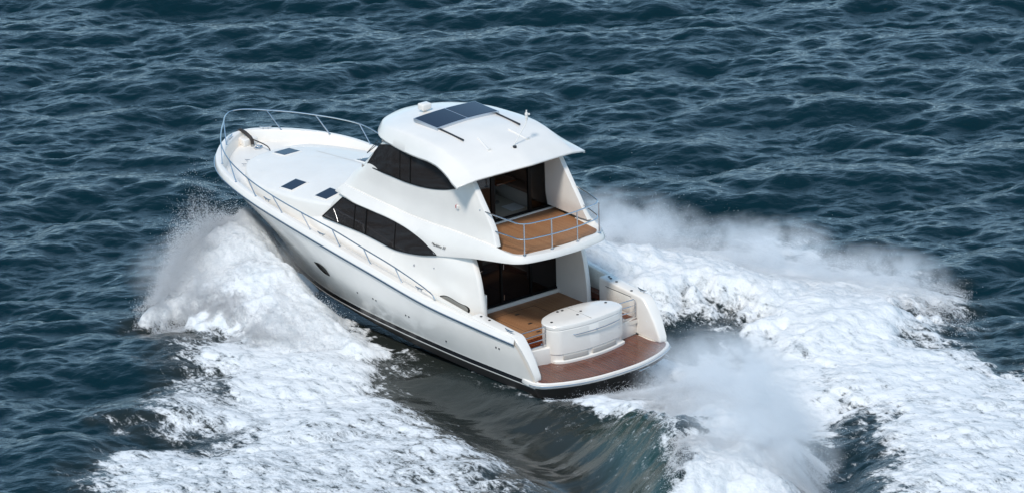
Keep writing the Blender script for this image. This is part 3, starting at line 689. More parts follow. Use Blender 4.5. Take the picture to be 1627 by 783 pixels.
put('helm_seat', [box(6.5, 7.0, .3, .9, 3.7, 3.85, .04), box(6.4, 6.52, .3, .9, 3.85, 4.45, .04), tube([(6.75, .6, 3.29), (6.75, .6, 3.7)], .06, 12)], M['saloon'])
put('floor_locker_lid', box(4.35, 4.8, -.98, -.55, 3.29, 3.30), M['paper'])
put('galley_cabinet', box(4.3, 6.2, .95, 1.48, 3.29, 4.0, .02), M['woodin'])

# ------------------------------------------------------------------ hard top
NT = 70
skirt = [(8.30,0,5.02),(8.22,.45,5.02),(8.0,.88,5.03),(7.62,1.24,5.04),(7.2,1.46,5.05),(6.7,1.57,5.05),(6.2,1.63,5.04),(5.7,1.69,5.05),(5.2,1.73,5.075),(4.75,1.78,5.11),(4.45,1.82,5.11),(4.10,1.88,5.07),(3.75,1.95,4.99),(3.48,2.02,4.91),(3.20,2.07,4.84)]
shoul = [(8.28,0,5.15),(8.18,.43,5.165),(7.94,.84,5.21),(7.55,1.17,5.265),(7.12,1.37,5.32),(6.65,1.46,5.38),(6.2,1.51,5.42),(5.7,1.55,5.44),(5.2,1.575,5.455),(4.75,1.59,5.45),(4.45,1.595,5.42),(4.10,1.60,5.35),(3.75,1.62,5.23),(3.42,1.63,5.12),(3.08,1.60,4.97)]
# plan half-lines from centre line to shoulder
centre = [(8.22,0,5.22),(8.0,0,5.32),(7.7,0,5.42),(7.35,0,5.52),(6.95,0,5.565),(6.55,0,5.60),(6.1,0,5.62),(5.7,0,5.62),(5.2,0,5.61),(4.75,0,5.58),(4.4,0,5.53),(4.0,0,5.46),(3.6,0,5.38),(3.2,0,5.26),(2.76,0,5.095)]
sT = np.linspace(0, 14, 141)
tS, tH, tC = par(skirt, sT), par(shoul, sT), par(centre, sT)
rows = [tS, tS + [0, .008, .03], tS * .5 + tH * .5 + [0, .012, .01], tH]
for k in range(1, 17):
    u_ = (k / 16.0) ** 1.7
    q = tH * (1 - u_) + tC * u_
    nexp = np.interp(sT, [0, 3, 6, 10, 14], [1.35, 1.4, 1.6, 1.6, 1.5])
    bulge = (tC[:, 2] - tH[:, 2]) * ((1 - (1 - u_) ** nexp) ** (1 / nexp) - u_)
    q = q.copy(); q[:, 2] += bulge * np.clip(1 - ((sT - 13) / 1.0), 0.15, 1)
    rows.append(q)
RA = np.stack(rows)
V, F_ = [], []
add_grid(V, F_, RA, flip=True)
ht = mesh('hard_top', V, F_, M['gel'], YACHT, 34)
md = ht.modifiers.new('solid', 'SOLIDIFY'); md.thickness = .045; md.offset = -1
# sunroof: tray, two glass lids, runners
def roof_z(x, y):
    q = RA[3:].reshape(-1, 3); d = (q[:, 0] - x) ** 2 + (q[:, 1] - abs(y)) ** 2; i = np.argsort(d)[:4]; w_ = 1 / (d[i] + 1e-4); return float((q[i, 2] * w_).sum() / w_.sum())
def conform(name, x0, x1, y0, y1, dz, h, mat, parent=YACHT, nx=10, ny=14, bev=None):
    A = np.zeros((nx, ny, 3))
    for i in range(nx):
        for j in range(ny):
            x = x0 + (x1 - x0) * i / (nx - 1); y = y0 + (y1 - y0) * j / (ny - 1)
            A[i, j] = (x, y, dz(x, y) + h)
    V = A.reshape(-1, 3).tolist(); F_ = grid_faces(nx, ny)
    B = A.copy(); B[:, :, 2] -= (h + .03); o = len(V); V += B.reshape(-1, 3).tolist(); F_ += grid_faces(nx, ny, o, True)
    per = [(0, j) for j in range(ny)] + [(i, ny-1) for i in range(1, nx)] + [(nx-1, j) for j in range(ny-2, -1, -1)] + [(i, 0) for i in range(nx-2, 0, -1)]
    for a in range(len(per)):
        p, q = per[a], per[(a+1) % len(per)]; F_.append((p[0]*ny+p[1], o+p[0]*ny+p[1], o+q[0]*ny+q[1], q[0]*ny+q[1]))
    me = bpy.data.meshes.new(name); me.from_pydata(V, [], F_); me.update()
    bm = bmesh.new(); bm.from_mesh(me); bmesh.ops.recalc_face_normals(bm, faces=bm.faces); bm.to_mesh(me); bm.free()
    return finish(name, me, mat, parent, 32)
zs = lambda x, y: 5.625 + .045 * (1 - (y / 1.05) ** 2) + (x - 5.45) * .012
# the tray keeps a rim standing on the roof
tray = conform('sunroof_tray', 3.75, 6.50, -1.06, 1.06, lambda x, y: roof_z(x, y), .022, M['gel'], nx=14)
for sgn in (1, -1):
    put('sunroof_runner_base', prism([(3.95, roof_z(4.0, .95) - .02), (3.98, roof_z(4.0, .95) + .035), (5.45, roof_z(5.4, .95) + .06), (5.45, roof_z(5.4, .95) - .02)], 'y', *sorted((sgn * .86, sgn * 1.0)), .015), M['gel'])
    put('sunroof_runner', tube([(5.42, sgn * .93, 5.635), (4.42, sgn * .93, roof_z(4.42, .93) + .085)], .026, 10), M['dark'])
sr = conform('sunroof', 5.40, 6.42, -1.02, 1.02, zs, .05, M['alu'])
conform('sunroof_glass', 5.45, 6.39, .025, .99, zs, .058, M['hatchglass'], sr); conform('sunroof_glass', 5.45, 6.39, -.99, -.025, zs, .058, M['hatchglass'], sr)
conform('roof_panel', 3.98, 5.25, -.62, .62, lambda x, y: roof_z(x, y), .032, M['nonskid'])
for sgn in (1, -1):
    zz = roof_z(3.75, .66) + .05
    put('horn', [tube([(4.35, sgn * .50, roof_z(4.35, .5) + .06), (3.80, sgn * .62, zz), (3.70, sgn * .635, zz)], [.02, .028, .05], 10), box(4.0, 4.12, sgn * .56 - .02, sgn * .56 + .02, zz - .06, zz + .02)], M['gel'])
an_ = put('antenna_mast', [tube([(3.60, -.02, roof_z(3.6, 0) + .01), (3.60, -.02, roof_z(3.6, 0) + .05)], .05, 12), tube([(3.60, -.10, 5.44), (3.60, -.50, 5.94), (3.60, -.52, 6.04)], .014, 8), tube([(3.60, -.52, 6.0), (3.60, -.52, 6.22)], [.03, .026], 10), disc((3.60, -.52, 6.06), .042, .07, 12), disc((3.60, -.52, 6.22), .018, .06, 10), tube([(3.60, -.52, 6.16), (3.57, -.60, 6.16)], .026, 8), disc((3.60, -.52, 6.15), .045, .05, 12)], M['gel'])
put('anchor_light', disc((3.50, -.03, roof_z(3.5, 0) + .0), .05, .09, 12), M['dark'], an_)
rz_ = 5.60
rd = put('radar', [disc((6.88, .30, roof_z(6.9, .3) - .02), .05, .14, 14)], M['gel'])
put('radar_housing', box(6.76, 7.0, .15, .45, roof_z(6.9, .3) + .10, roof_z(6.9, .3) + .27, .035, 3), M['gel'], rd)
# wiper on the windscreen pillar
put('wiper', [tube([(8.2, 1.25, 4.32), (7.75, 1.18, 4.70)], .012, 6), tube([(8.05, 1.35, 4.40), (7.62, 1.30, 4.84)], .010, 6)], M['dark'])

# ------------------------------------------------------------------ balcony rail
brl = []
for (zA, zB, e1) in ((4.11, 4.18, (2.99, 1.51, 4.18)), (3.69, 3.73, (2.74, 1.50, 3.74))):
    h = [e1, (1.95, 1.36, zA + .02), (1.72, 1.30, zA), (1.58, 1.16, zA), (1.50, .8, zA), (1.45, .42, zA), (1.43, 0, zA)]
    hh = catm(h, np.linspace(0, 1, 50)); brl.append(np.vstack([hh, (hh * [1, -1, 1])[::-1][1:]]))
bl = put('balcony_rail', [tube(q, .018, 10) for q in brl], M['steel'])
for x, y in ((1.575, 1.235), (1.465, .42), (1.465, -.42), (1.575, -1.235)):
    put('balcony_post', [tube([(x, y, 3.27), (x, y, 4.11)], .018, 10), disc((x, y, 3.268), .045, .02, 14)], M['steel'], bl)
for sgn in (1, -1):
    for p in ((2.99, 1.51, 4.18), (2.74, 1.50, 3.74)): put('rail_flange', disc((p[0] + .03, sgn * p[1], p[2]), .04, .03, 12, (-1, 0, 0)), M['steel'], bl)
put('grab_handle', tube([(3.35, -2.12, 1.70), (3.35, -2.12, 1.86), (3.55, -2.12, 1.98), (3.9, -2.05, 2.02)], .016, 8), M['steel'])

# ================================================================== SEA
# ground frame: a = across the view, b = away from it (only a rotated grid; everything stands in world metres)
AR = np.array([-0.7841 * 0 - 0.62077, -0.78399]); BR = np.array([0.78399, -0.62077])
def fft_field(n, size, spec_fn, seed):
    rg = np.random.default_rng(seed)
    k1 = np.fft.fftfreq(n, size / n) * 2 * math.pi
    KX, KY = np.meshgrid(k1, k1, indexing='ij'); K = np.hypot(KX, KY); K[0, 0] = 1e-6
    Sp = spec_fn(K, np.arctan2(KY, KX)); Sp[0, 0] = 0
    H = (rg.normal(size=(n, n)) + 1j * rg.normal(size=(n, n))) * np.sqrt(Sp)
    return H, KX, KY, K
def to_real(H): return np.real(np.fft.ifft2(H)) * H.shape[0] ** 2
def sample(T, size, a, b):
    n = T.shape[0]; u_ = (a / size * n) % n; v_ = (b / size * n) % n
    i = np.floor(u_).astype(int) % n; j = np.floor(v_).astype(int) % n; fu = u_ - np.floor(u_); fv = v_ - np.floor(v_)
    i2 = (i + 1) % n; j2 = (j + 1) % n
    return (T[i, j] * (1-fu) * (1-fv) + T[i2, j] * fu * (1-fv) + T[i, j2] * (1-fu) * fv + T[i2, j2] * fu * fv)
NSEA, LSEA = 1024, 64.0
HS_RMS = 0.118
def spec(K, TH):
    kp = 2 * math.pi / 5.6
    a0_ = math.atan2(-math.cos(R(20)), math.sin(R(20)))     # travel direction in (a, b)
    d = np.cos((TH - a0_))
    D = np.where(d > 0, np.abs(d) ** 4, 0) + 0.05
    q = np.exp(-1.2 * (kp / K) ** 2) / K ** 4.15 * D
    return q * np.exp(-(K / 60.0) ** 2)
Hk, KX, KY, KK = fft_field(NSEA, LSEA, spec, 11)
hsea = to_real(Hk); sc_ = HS_RMS / hsea.std(); hsea *= sc_
dxs = to_real(1j * KX / KK * Hk) * sc_; dys = to_real(1j * KY / KK * Hk) * sc_
def noise_tile(beta, seed, n=512, kmin=0.0):
    H, a_, b_, k_ = fft_field(n, 2 * math.pi * 32, lambda K, T: np.where(K > kmin, K, 1e9) ** (-beta) * np.exp(-(K / 8.0) ** 2), seed)
    t = to_real(H); return t / t.std()
NT1, NT2, NT3 = noise_tile(3.2, 3, kmin=.12), noise_tile(3.0, 5, kmin=.12), noise_tile(2.6, 9, kmin=.2)
def fbm(T, x, y, s):            # dominant features about s metres across
    return sample(T, 2 * math.pi * 32, x / s * 4.0, y / s * 4.0)
def sdf_poly(px, py, poly):
    P_ = np.array(poly, float); d = np.full(px.shape, 1e9); inside = np.zeros(px.shape, bool); n = len(P_)
    for i in range(n):
        ax_, ay_ = P_[i]; bx_, by_ = P_[(i + 1) % n]
        ex_, ey_ = bx_ - ax_, by_ - ay_; wx, wy = px - ax_, py - ay_
        t = np.clip((wx * ex_ + wy * ey_) / (ex_ * ex_ + ey_ * ey_ + 1e-12), 0, 1)
        d = np.minimum(d, (wx - ex_ * t) ** 2 + (wy - ey_ * t) ** 2)
        c = ((ay_ > py) != (by_ > py)) & (px < (bx_ - ax_) * (py - ay_) / (by_ - ay_ + 1e-12) + ax_)
        inside ^= c
    d = np.sqrt(d); return np.where(inside, d, -d)
def sst(x, a, b): t = np.clip((x - a) / (b - a), 0, 1); return t * t * (3 - 2 * t)
def line_d(px, py, pts, vals):
    """distance to a polyline, interpolated value and signed side at the nearest point"""
    P_ = np.array(pts, float); best = np.full(px.shape, 1e9); val = np.zeros(px.shape); side = np.zeros(px.shape)
    for i in range(len(P_) - 1):
        e = P_[i+1] - P_[i]; wx, wy = px - P_[i, 0], py - P_[i, 1]; t = np.clip((wx * e[0] + wy * e[1]) / (e @ e), 0, 1)
        d = np.hypot(wx - e[0] * t, wy - e[1] * t); s_2 = np.sign(e[0] * wy - e[1] * wx); mk = d < best
        best = np.where(mk, d, best); val = np.where(mk, vals[i] * (1 - t) + vals[i+1] * t, val); side = np.where(mk, s_2, side)
    return best, val, side

# plan of the wake, world metres (x forward along the hull, y to port)
PORT_BOW = [(14.6,.1),(15.0,1.0),(14.06,2.1),(12.9,3.5),(12.2,4.7),(11.3,6.3),(10.6,6.3),(9.6,5.7),(8.0,5.4),(6.6,4.6),(5.6,3.3),(6.9,1.9),(9.6,1.0),(12.0,.3)]
PORT_WAKE = [(10.0,5.2),(9.5,3.0),(7.0,2.4),(5.9,2.7),(4.3,3.5),(2.9,4.2),(1.7,4.8),(.2,5.6),(-1.2,5.9),(-2.6,6.0),(-4.2,6.7),(-6.5,8.0),(-8.5,9.5),(-6,16),(-2,17.5),(.8,15.9),(2.7,14.5),(3.2,13.4),(3.5,12.5),(2.9,11.4),(2.5,10.6),(3.1,9.9),(4.3,10.5),(5.1,10.7),(5.9,10.1),(6.3,9.2),(6.0,8.4),(7.2,8.3),(8.4,7.6),(8.7,7.0),(8.3,6.4)]
STERN = [(-.2,1.7),(-.6,-1.9),(.7,-2.6),(1.7,-4.2),(-.6,-5.2),(-3.6,-4.6),(-5.6,-3.6),(-6.6,-1.6),(-8.2,.3),(-10.5,2.0),(-14,5),(-12,8),(-8.6,4.6),(-7.6,3.7),(-6.1,2.7),(-4.7,2.1),(-3.4,1.75),(-1.8,1.65),(-.4,1.7)]
STBD = [(11.8,-2.0),(11.3,-4.5),(11.0,-6.6),(10.7,-8.4),(9.9,-9.3),(8.4,-9.9),(7.4,-10.7),(6.4,-11.9),(5.3,-11.8),(4.3,-11.3),(3.6,-12.3),(2.7,-12.9),(1.0,-13.0),(0.1,-13.0),(-.5,-12.0),(-.2,-10.9),(-1.7,-10.7),(-1.9,-9.9),(-2.9,-9.3),(-4.4,-9.3),(-6.0,-9.6),(-10,-9.5),(-16,-8),(-20,-2),(-15,2),(-11.2,.9),(-9.2,-.6),(-7.3,-2.0),(-5.2,-3.5),(-3.2,-4.0),(-1.2,-4.2),(.5,-5.0),(2.0,-5.4),(3.4,-4.9),(4.2,-3.2),(8,-2.2)]
RIDGE = [(8.2,1.65),(6.7,1.95),(5.4,2.12),(4.1,2.2),(2.2,2.2),(.8,2.2),(-.4,2.1),(-1.8,1.95),(-3.4,2.1),(-4.8,2.5),(-6.3,3.2),(-8.3,4.4),(-12,7.5)]
RIDGE_H = [.0,.02,.05,.08,.12,.16,.24,.38,.6,.8,.95,1.05,1.0]
BOWC = [(14.3,.7),(13.2,1.5),(12.0,2.3),(10.6,2.9),(9.2,3.2),(8.0,3.2),(6.8,3.1)]
BOWC_H = [.75,1.2,1.35,1.15,.8,.5,.2]
BOWS = [(13.8,-.5),(12.0,-2.2),(10.0,-3.6),(8.0,-4.6),(5.5,-5.8),(3.0,-7.2),(0,-9.0)]
BOWS_H = [.7,1.2,1.6,1.7,1.3,.8,.4]
CENT = [(-2.0,-.2),(-3.5,0),(-5.5,.7),(-7.5,1.8),(-10,3.6)]
CENT_H = [.0,.45,1.0,1.3,1.2]
def wake(x, y):
    n1 = fbm(NT1, x, y, 2.2); n2 = fbm(NT2, x + 40, y, .8); n3 = fbm(NT3, x, y + 31, .28)
    wx = x + .45 * fbm(NT2, x, y, 1.6) + .14 * n2; wy = y + .45 * fbm(NT3, x + 9, y, 1.6) + .14 * fbm(NT3, x, y, .5)
    pb, pw, st, sb_ = sdf_poly(wx, wy, PORT_BOW), sdf_poly(wx, wy, PORT_WAKE), sdf_poly(wx, wy, STERN), sdf_poly(wx, wy, STBD)
    cov = np.maximum.reduce([sst(pb, -.3, .5) * 1.0, sst(pw, -.9, 1.5) * (.76 - .20 * sst(6 - x, 0, 9)), sst(st, -.3, .6), sst(sb_, -.8, 1.3) * (.90 - .20 * sst(-x - 1, 0, 8))])
    h = np.zeros_like(x)
    d, v, sd_ = line_d(x, y, RIDGE, RIDGE_H)
    out = sd_ < 0                              # port side of the ridge (line runs aft)
    wl = np.where(out, 1.35, .9)
    r = v * np.exp(-(d / wl) ** 2)
    h += r
    dB, vB, sB = line_d(x, y, BOWC, BOWC_H)
    hy_ = np.where(x < 9, 2.0, 2.0 * np.clip((14.6 - x) / 5.6, 0, 1)); gap = .25 + .75 * sst(y - hy_, -.1, 1.0) + .5 * sst(x, 12.5, 13.8) * (1 - sst(y - hy_, -.1, 1.0))
    h += vB * np.exp(-(dB / np.where(sB < 0, 1.9, 1.7)) ** 2) * sst(pb, -.4, .9) * np.clip(gap, 0, 1)
    dO, vO, _ = line_d(x, y, [(13.7,1.2),(12.9,2.8),(12.0,4.4),(11.3,5.8)], [.7,.85,.7,.35]); h += vO * np.exp(-(dO / 1.15) ** 2) * sst(pb, -.35, .5)
    dS, vS, sS = line_d(x, y, BOWS, BOWS_H); h += vS * np.exp(-(dS / 2.3) ** 2) * sst(sb_, -.4, 1.2)
    dC, vC, sC = line_d(x, y, CENT, CENT_H); h += vC * np.exp(-(dC / 1.5) ** 2)
    # troughs: beside the port quarter, and between the stern plume and the starboard wash
    tr, tv, _ = line_d(x, y, [(6.0,2.6),(3.5,3.3),(0,4.0),(-3,4.4),(-6,5.3),(-10,8)], [.12,.25,.38,.45,.5,.5]); h -= tv * np.exp(-(tr / 1.2) ** 2)
    t2, v2, _ = line_d(x, y, [(1.5,-3.6),(-.5,-4.2),(-3.2,-3.7),(-6.0,-2.0),(-9.5,.3),(-14,4)], [.3,.35,.2,.45,.55,.5]); h -= v2 * np.exp(-(t2 / 1.0) ** 2)
    dark2 = sst(1.1 - np.hypot((x + 8.6) * .45, (y + .9 - (x + 8.3) * -.75)), -.2, .9)
    und = np.exp(-((x + .30) / .75) ** 2) * sst(2.4 - np.abs(y), 0, .7); h -= .42 * und; cov = cov * (1 - .85 * sst(und, .35, .8))  # trough under the platform, foam thinned to paint the dark shade beneath it
    # flat foam bulges
    h += .16 * sst(pw, -.2, 1.5) + .12 * sst(sb_, -.2, 1.5)
    foamy = np.clip(cov, 0, 1)
    h += foamy * (.07 * n1 + .024 * n2 + .012 * n3) + foamy * np.clip(h, 0, 1.2) * (.11 * n1 + .028 * n2 + .018 * n3)
    # brownish sheet between hull and port wake, streaky lip of the ridge
    smooth_ = np.exp(-(np.maximum(tr - .9, 0) / .8) ** 2) * (1 - foamy)
    lip = np.exp(-((d - .12 - .1 * n2) / .2) ** 2) * sst(v, .03, .3) * .42
    face = np.exp(-((d - .6) / .8) ** 2) * out * sst(v, .1, .8)
    cov = cov * (1 - .3 * dark2 * (x < -5))
    t3 = sst(1.0 - np.hypot((x - .6) / 1.7, (y + 4.6) / .75) + .25 * n1, 0, .7); cov = cov * (1 - .55 * t3)
    dq, _v, _s = line_d(x, y, [(.4,-2.3),(-.8,-3.5),(-2.6,-4.4)], [1,1,1]); cov = np.maximum(cov, .85 * np.exp(-(dq / .85) ** 2))
    cov = np.maximum(cov, lip)
    cov = np.maximum(cov, face * .12)
    aer = np.clip(smooth_ * .9 + face * .8 + sst(pb, -1.6, -.2) * .7 + sst(pw, -1.3, -.2) * .55 + sst(sb_, -1.2, -.1) * .35 + foamy, 0, 1)
    grn = np.clip(face * sst(v, .35, .9), 0, 1)
    return h, cov, aer, grn, foamy, smooth_
def make_sea():
    def axis(lo, hi, step, far):
        core = np.arange(lo, hi + step / 2, step); g = []; s_3 = step; p = hi
        while p < far: s_3 *= 1.14; p += s_3; g.append(p)
        g2 = []; s_3 = step; p = lo
        while p > -far: s_3 *= 1.14; p -= s_3; g2.append(p)
        return np.r_[g2[::-1], core, g]
    a = axis(-24, 20, .062, 6000); b = axis(-14, 48, .068, 6000)
    Ag, Bg = np.meshgrid(a, b, indexing='ij'); sp = np.maximum(np.gradient(a)[:, None], np.gradient(b)[None, :])
    fade = np.clip(1.6 - sp / 1.2, 0, 1)
    x = AR[0] * Ag + BR[0] * Bg; y = AR[1] * Ag + BR[1] * Bg
    hw, cov, aer, grn, foamy, smo = wake(x, y)
    far = (np.abs(x) > 45) | (np.abs(y) > 45)
    for q in (hw, cov, aer, grn, foamy, smo): q[far] = 0
    lo_damp = 1 - .55 * foamy - .75 * smo
    hull_d = np.hypot(np.maximum(np.abs(x - 7) - 7.5, 0), np.maximum(np.abs(y) - 1.7, 0)); lo_damp *= sst(hull_d, 0, 1.8) * .85 + .15
    hs = sample(hsea, LSEA, Ag, Bg) * fade; ca = sample(dxs, LSEA, Ag, Bg) * fade; cb = sample(dys, LSEA, Ag, Bg) * fade
    z = hs * lo_damp + hw - .62 * (1 - sst(hull_d, -.01, .5)) * (hull_d <= 0)
    ch = .75 * lo_damp
    X = x - (AR[0] * ca + BR[0] * cb) * ch; Y = y - (AR[1] * ca + BR[1] * cb) * ch
    na, nb = Ag.shape
    co = np.stack([X, Y, z], -1).reshape(-1, 3).astype(np.float32)
    idx = np.arange(na * nb).reshape(na, nb)
    q = np.stack([idx[:-1, :-1], idx[1:, :-1], idx[1:, 1:], idx[:-1, 1:]], -1).reshape(-1, 4)
    me = bpy.data.meshes.new('sea'); me.vertices.add(len(co)); me.vertices.foreach_set('co', co.ravel())
    me.loops.add(q.size); me.loops.foreach_set('vertex_index', q.ravel().astype(np.int32))
    me.polygons.add(len(q)); me.polygons.foreach_set('loop_start', np.arange(0, q.size, 4, dtype=np.int32)); me.polygons.foreach_set('loop_total', np.full(len(q), 4, np.int32))
    me.polygons.foreach_set('use_smooth', np.ones(len(q), bool)); me.update(calc_edges=True)
    if me.polygons[len(q) // 2].normal.z < 0: me.flip_normals()
    for nm, arr in (('foam', cov), ('aerated', aer), ('green', grn), ('calm', smo)):
        at = me.attributes.new(nm, 'FLOAT', 'POINT'); at.data.foreach_set('value', arr.reshape(-1).astype(np.float32))
    o = bpy.data.objects.new('sea', me); C.objects.link(o); o['kind'] = 'structure'; o['label'] = 'dark teal choppy sea with white wake foam around the yacht'; o['category'] = 'sea'
    return o
m = new_mat('sea_water', (0.004, 0.03, 0.045), 0.08); M['sea'] = m
b_ = P(m); b_.inputs['IOR'].default_value = 1.333
tc = N(m, 'ShaderNodeTexCoord')
def attr(m, n): q = N(m, 'ShaderNodeAttribute'); q.attribute_name = n; return q.outputs['Fac']
def tex(m, scale, detail=6, rough=.55, dist=0.0, vec=None, stretch=None, rot=0.0):
    q = N(m, 'ShaderNodeTexNoise'); q.inputs['Scale'].default_value = scale; q.inputs['Detail'].default_value = detail; q.inputs['Roughness'].default_value = rough; q.inputs['Distortion'].default_value = dist
    v = tc.outputs['Object'] if m is M.get('sea') else vec
    if stretch:
        mp = N(m, 'ShaderNodeMapping'); mp.inputs['Scale'].default_value = stretch; mp.inputs['Rotation'].default_value = (0, 0, rot); L(m, v, mp.inputs[0]); v = mp.outputs[0]
    L(m, v, q.inputs['Vector']); return q.outputs['Fac']
foam_a, aer_a, grn_a, calm_a = (attr(m, n) for n in ('foam', 'aerated', 'green', 'calm'))
f1 = tex(m, 2.7, 10, .70, .5, stretch=(.6, 1.3, 1.0), rot=R(12)); f2 = tex(m, 9.0, 6, .6, .8)
f3 = tex(m, 3.4, 4, .6, .6, stretch=(.75, 1.2, 1.0), rot=R(20)); rdg = math_node(m, 'SUBTRACT', 1.0, math_node(m, 'MULTIPLY', math_node(m, 'ABSOLUTE', math_node(m, 'SUBTRACT', f3, .5)), 4.5), clamp=True)
fn = math_node(m, 'ADD', math_node(m, 'ADD', math_node(m, 'MULTIPLY', f1, .62), math_node(m, 'MULTIPLY', f2, .30)), math_node(m, 'MULTIPLY', rdg, .14))
t = math_node(m, 'ADD', math_node(m, 'MULTIPLY', foam_a, 1.12), math_node(m, 'MULTIPLY', math_node(m, 'SUBTRACT', fn, .5), 2.6))
foam = ramp(m, t, [(.40, (0, 0, 0)), (.56, (.16, .16, .16)), (.68, (.62, .62, .62)), (.95, (1, 1, 1))])
zero = math_node(m, 'GREATER_THAN', foam_a, .015); foam = math_node(m, 'MULTIPLY', foam, zero, clamp=True)
deep = mixc(m, aer_a, (0.0001, 0.0140, 0.0200), (0.021, 0.025, 0.022))
deep = mixc(m, grn_a, deep, (0.010, 0.036, 0.029))
fcol = ramp(m, f1, [(.32, (.56, .60, .62)), (.54, (.80, .81, .81))])
L(m, mixc(m, foam, deep, fcol), b_.inputs['Base Color'])
L(m, math_node(m, 'ADD', math_node(m, 'MULTIPLY', foam, .6), .03), b_.inputs['Roughness'])
L(m, math_node(m, 'SUBTRACT', .5, math_node(m, 'MULTIPLY', foam, .35)), b_.inputs['Specular IOR Level'])
def crest_tex(scale, detail, sx, rough=.55, dist=.4):
    q = N(m, 'ShaderNodeTexNoise'); q.inputs['Scale'].default_value = scale; q.inputs['Detail'].default_value = detail; q.inputs['Roughness'].default_value = rough; q.inputs['Distortion'].default_value = dist
    a_ = N(m, 'ShaderNodeMapping'); a_.inputs['Rotation'].default_value = (0, 0, R(-72)); L(m, tc.outputs['Object'], a_.inputs[0])
    c_ = N(m, 'ShaderNodeMapping'); c_.inputs['Scale'].default_value = (sx, 1, 1); L(m, a_.outputs[0], c_.inputs[0]); L(m, c_.outputs[0], q.inputs['Vector']); return q.outputs['Fac']
r1 = crest_tex(5.5, 5, .6, .55, 0); r2 = crest_tex(26, 3, .5, .5, 0)
bp1 = N(m, 'ShaderNodeBump'); bp1.inputs['Strength'].default_value = 1.0; bp1.inputs['Distance'].default_value = .045; L(m, r1, bp1.inputs['Height'])
L(m, math_node(m, 'SUBTRACT', 1.0, math_node(m, 'MULTIPLY', calm_a, .75)), bp1.inputs['Strength'])
bp2 = N(m, 'ShaderNodeBump'); bp2.inputs['Strength'].default_value = .5; bp2.inputs['Distance'].default_value = .003; L(m, r2, bp2.inputs['Height']); L(m, bp1.outputs[0], bp2.inputs['Normal'])
bp3 = N(m, 'ShaderNodeBump'); bp3.inputs['Distance'].default_value = .045; L(m, f1, bp3.inputs['Height']); L(m, foam, bp3.inputs['Strength']); L(m, bp2.outputs[0], bp3.inputs['Normal'])
L(m, bp3.outputs[0], b_.inputs['Normal'])
sea = make_sea(); sea.data.materials.append(M['sea'])

# ------------------------------------------------------------------ spray: clouds of droplets, one object per plume
M['spray'] = m = new_mat('spray_water', (0.92, 0.95, 0.98), 0.6, spec=.2)
b_ = P(m); b_.inputs['Subsurface Weight'].default_value = 0.0
tl = N(m, 'ShaderNodeBsdfTranslucent'); tl.inputs[0].default_value = (.93, .96, .99, 1); mx = N(m, 'ShaderNodeMixShader'); mx.inputs[0].default_value = .35
ge = N(m, 'ShaderNodeNewGeometry'); vm = N(m, 'ShaderNodeVectorMath', operation='MULTIPLY_ADD'); L(m, ge.outputs['Normal'], vm.inputs[0]); vm.inputs[1].default_value = (.45, .45, .45); vm.inputs[2].default_value = (-.2, .15, .85)
vn = N(m, 'ShaderNodeVectorMath', operation='NORMALIZE'); L(m, vm.outputs[0], vn.inputs[0]); L(m, vn.outputs[0], b_.inputs['Normal'])
L(m, b_.outputs[0], mx.inputs[1]); L(m, tl.outputs[0], mx.inputs[2]); tp = N(m, 'ShaderNodeBsdfTransparent'); mx2 = N(m, 'ShaderNodeMixShader'); mx2.inputs[0].default_value = .25; L(m, mx.outputs[0], mx2.inputs[1]); L(m, tp.outputs[0], mx2.inputs[2])
L(m, mx2.outputs[0], m.node_tree.nodes['Material Output'].inputs[0])
TET = np.array([(1, 1, 1), (1, -1, -1), (-1, 1, -1), (-1, -1, 1)], float) / math.sqrt(3)
def droplets(name, pts, rad, label, cat):
    n = len(pts); rg = RNG
    q = rg.normal(size=(n, 4)); q /= np.linalg.norm(q, axis=1)[:, None]; w_, x_, y_, z_ = q.T
    Rm = np.stack([1-2*(y_**2+z_**2), 2*(x_*y_-z_*w_), 2*(x_*z_+y_*w_), 2*(x_*y_+z_*w_), 1-2*(x_**2+z_**2), 2*(y_*z_-x_*w_), 2*(x_*z_-y_*w_), 2*(y_*z_+x_*w_), 1-2*(x_**2+y_**2)], 1).reshape(n, 3, 3)
    st_ = np.ones((n, 1, 3)); v = np.einsum('nij,kj->nki', Rm, TET) * rad[:, None, None] * st_ + pts[:, None, :]
    v = v.reshape(-1, 3).astype(np.float32)
    f = (np.array([(0, 1, 2), (0, 3, 1), (0, 2, 3), (1, 3, 2)])[None] + (np.arange(n) * 4)[:, None, None]).reshape(-1)
    me = bpy.data.meshes.new(name); me.vertices.add(len(v)); me.vertices.foreach_set('co', v.ravel()); me.loops.add(len(f)); me.loops.foreach_set('vertex_index', f.astype(np.int32))
    k = len(f) // 3; me.polygons.add(k); me.polygons.foreach_set('loop_start', np.arange(0, len(f), 3, dtype=np.int32)); me.polygons.foreach_set('loop_total', np.full(k, 3, np.int32))
    me.update(calc_edges=True); me.materials.append(M['spray'])
    o = bpy.data.objects.new(name, me); C.objects.link(o); o['kind'] = 'stuff'; o['label'] = label; o['category'] = cat
    return o
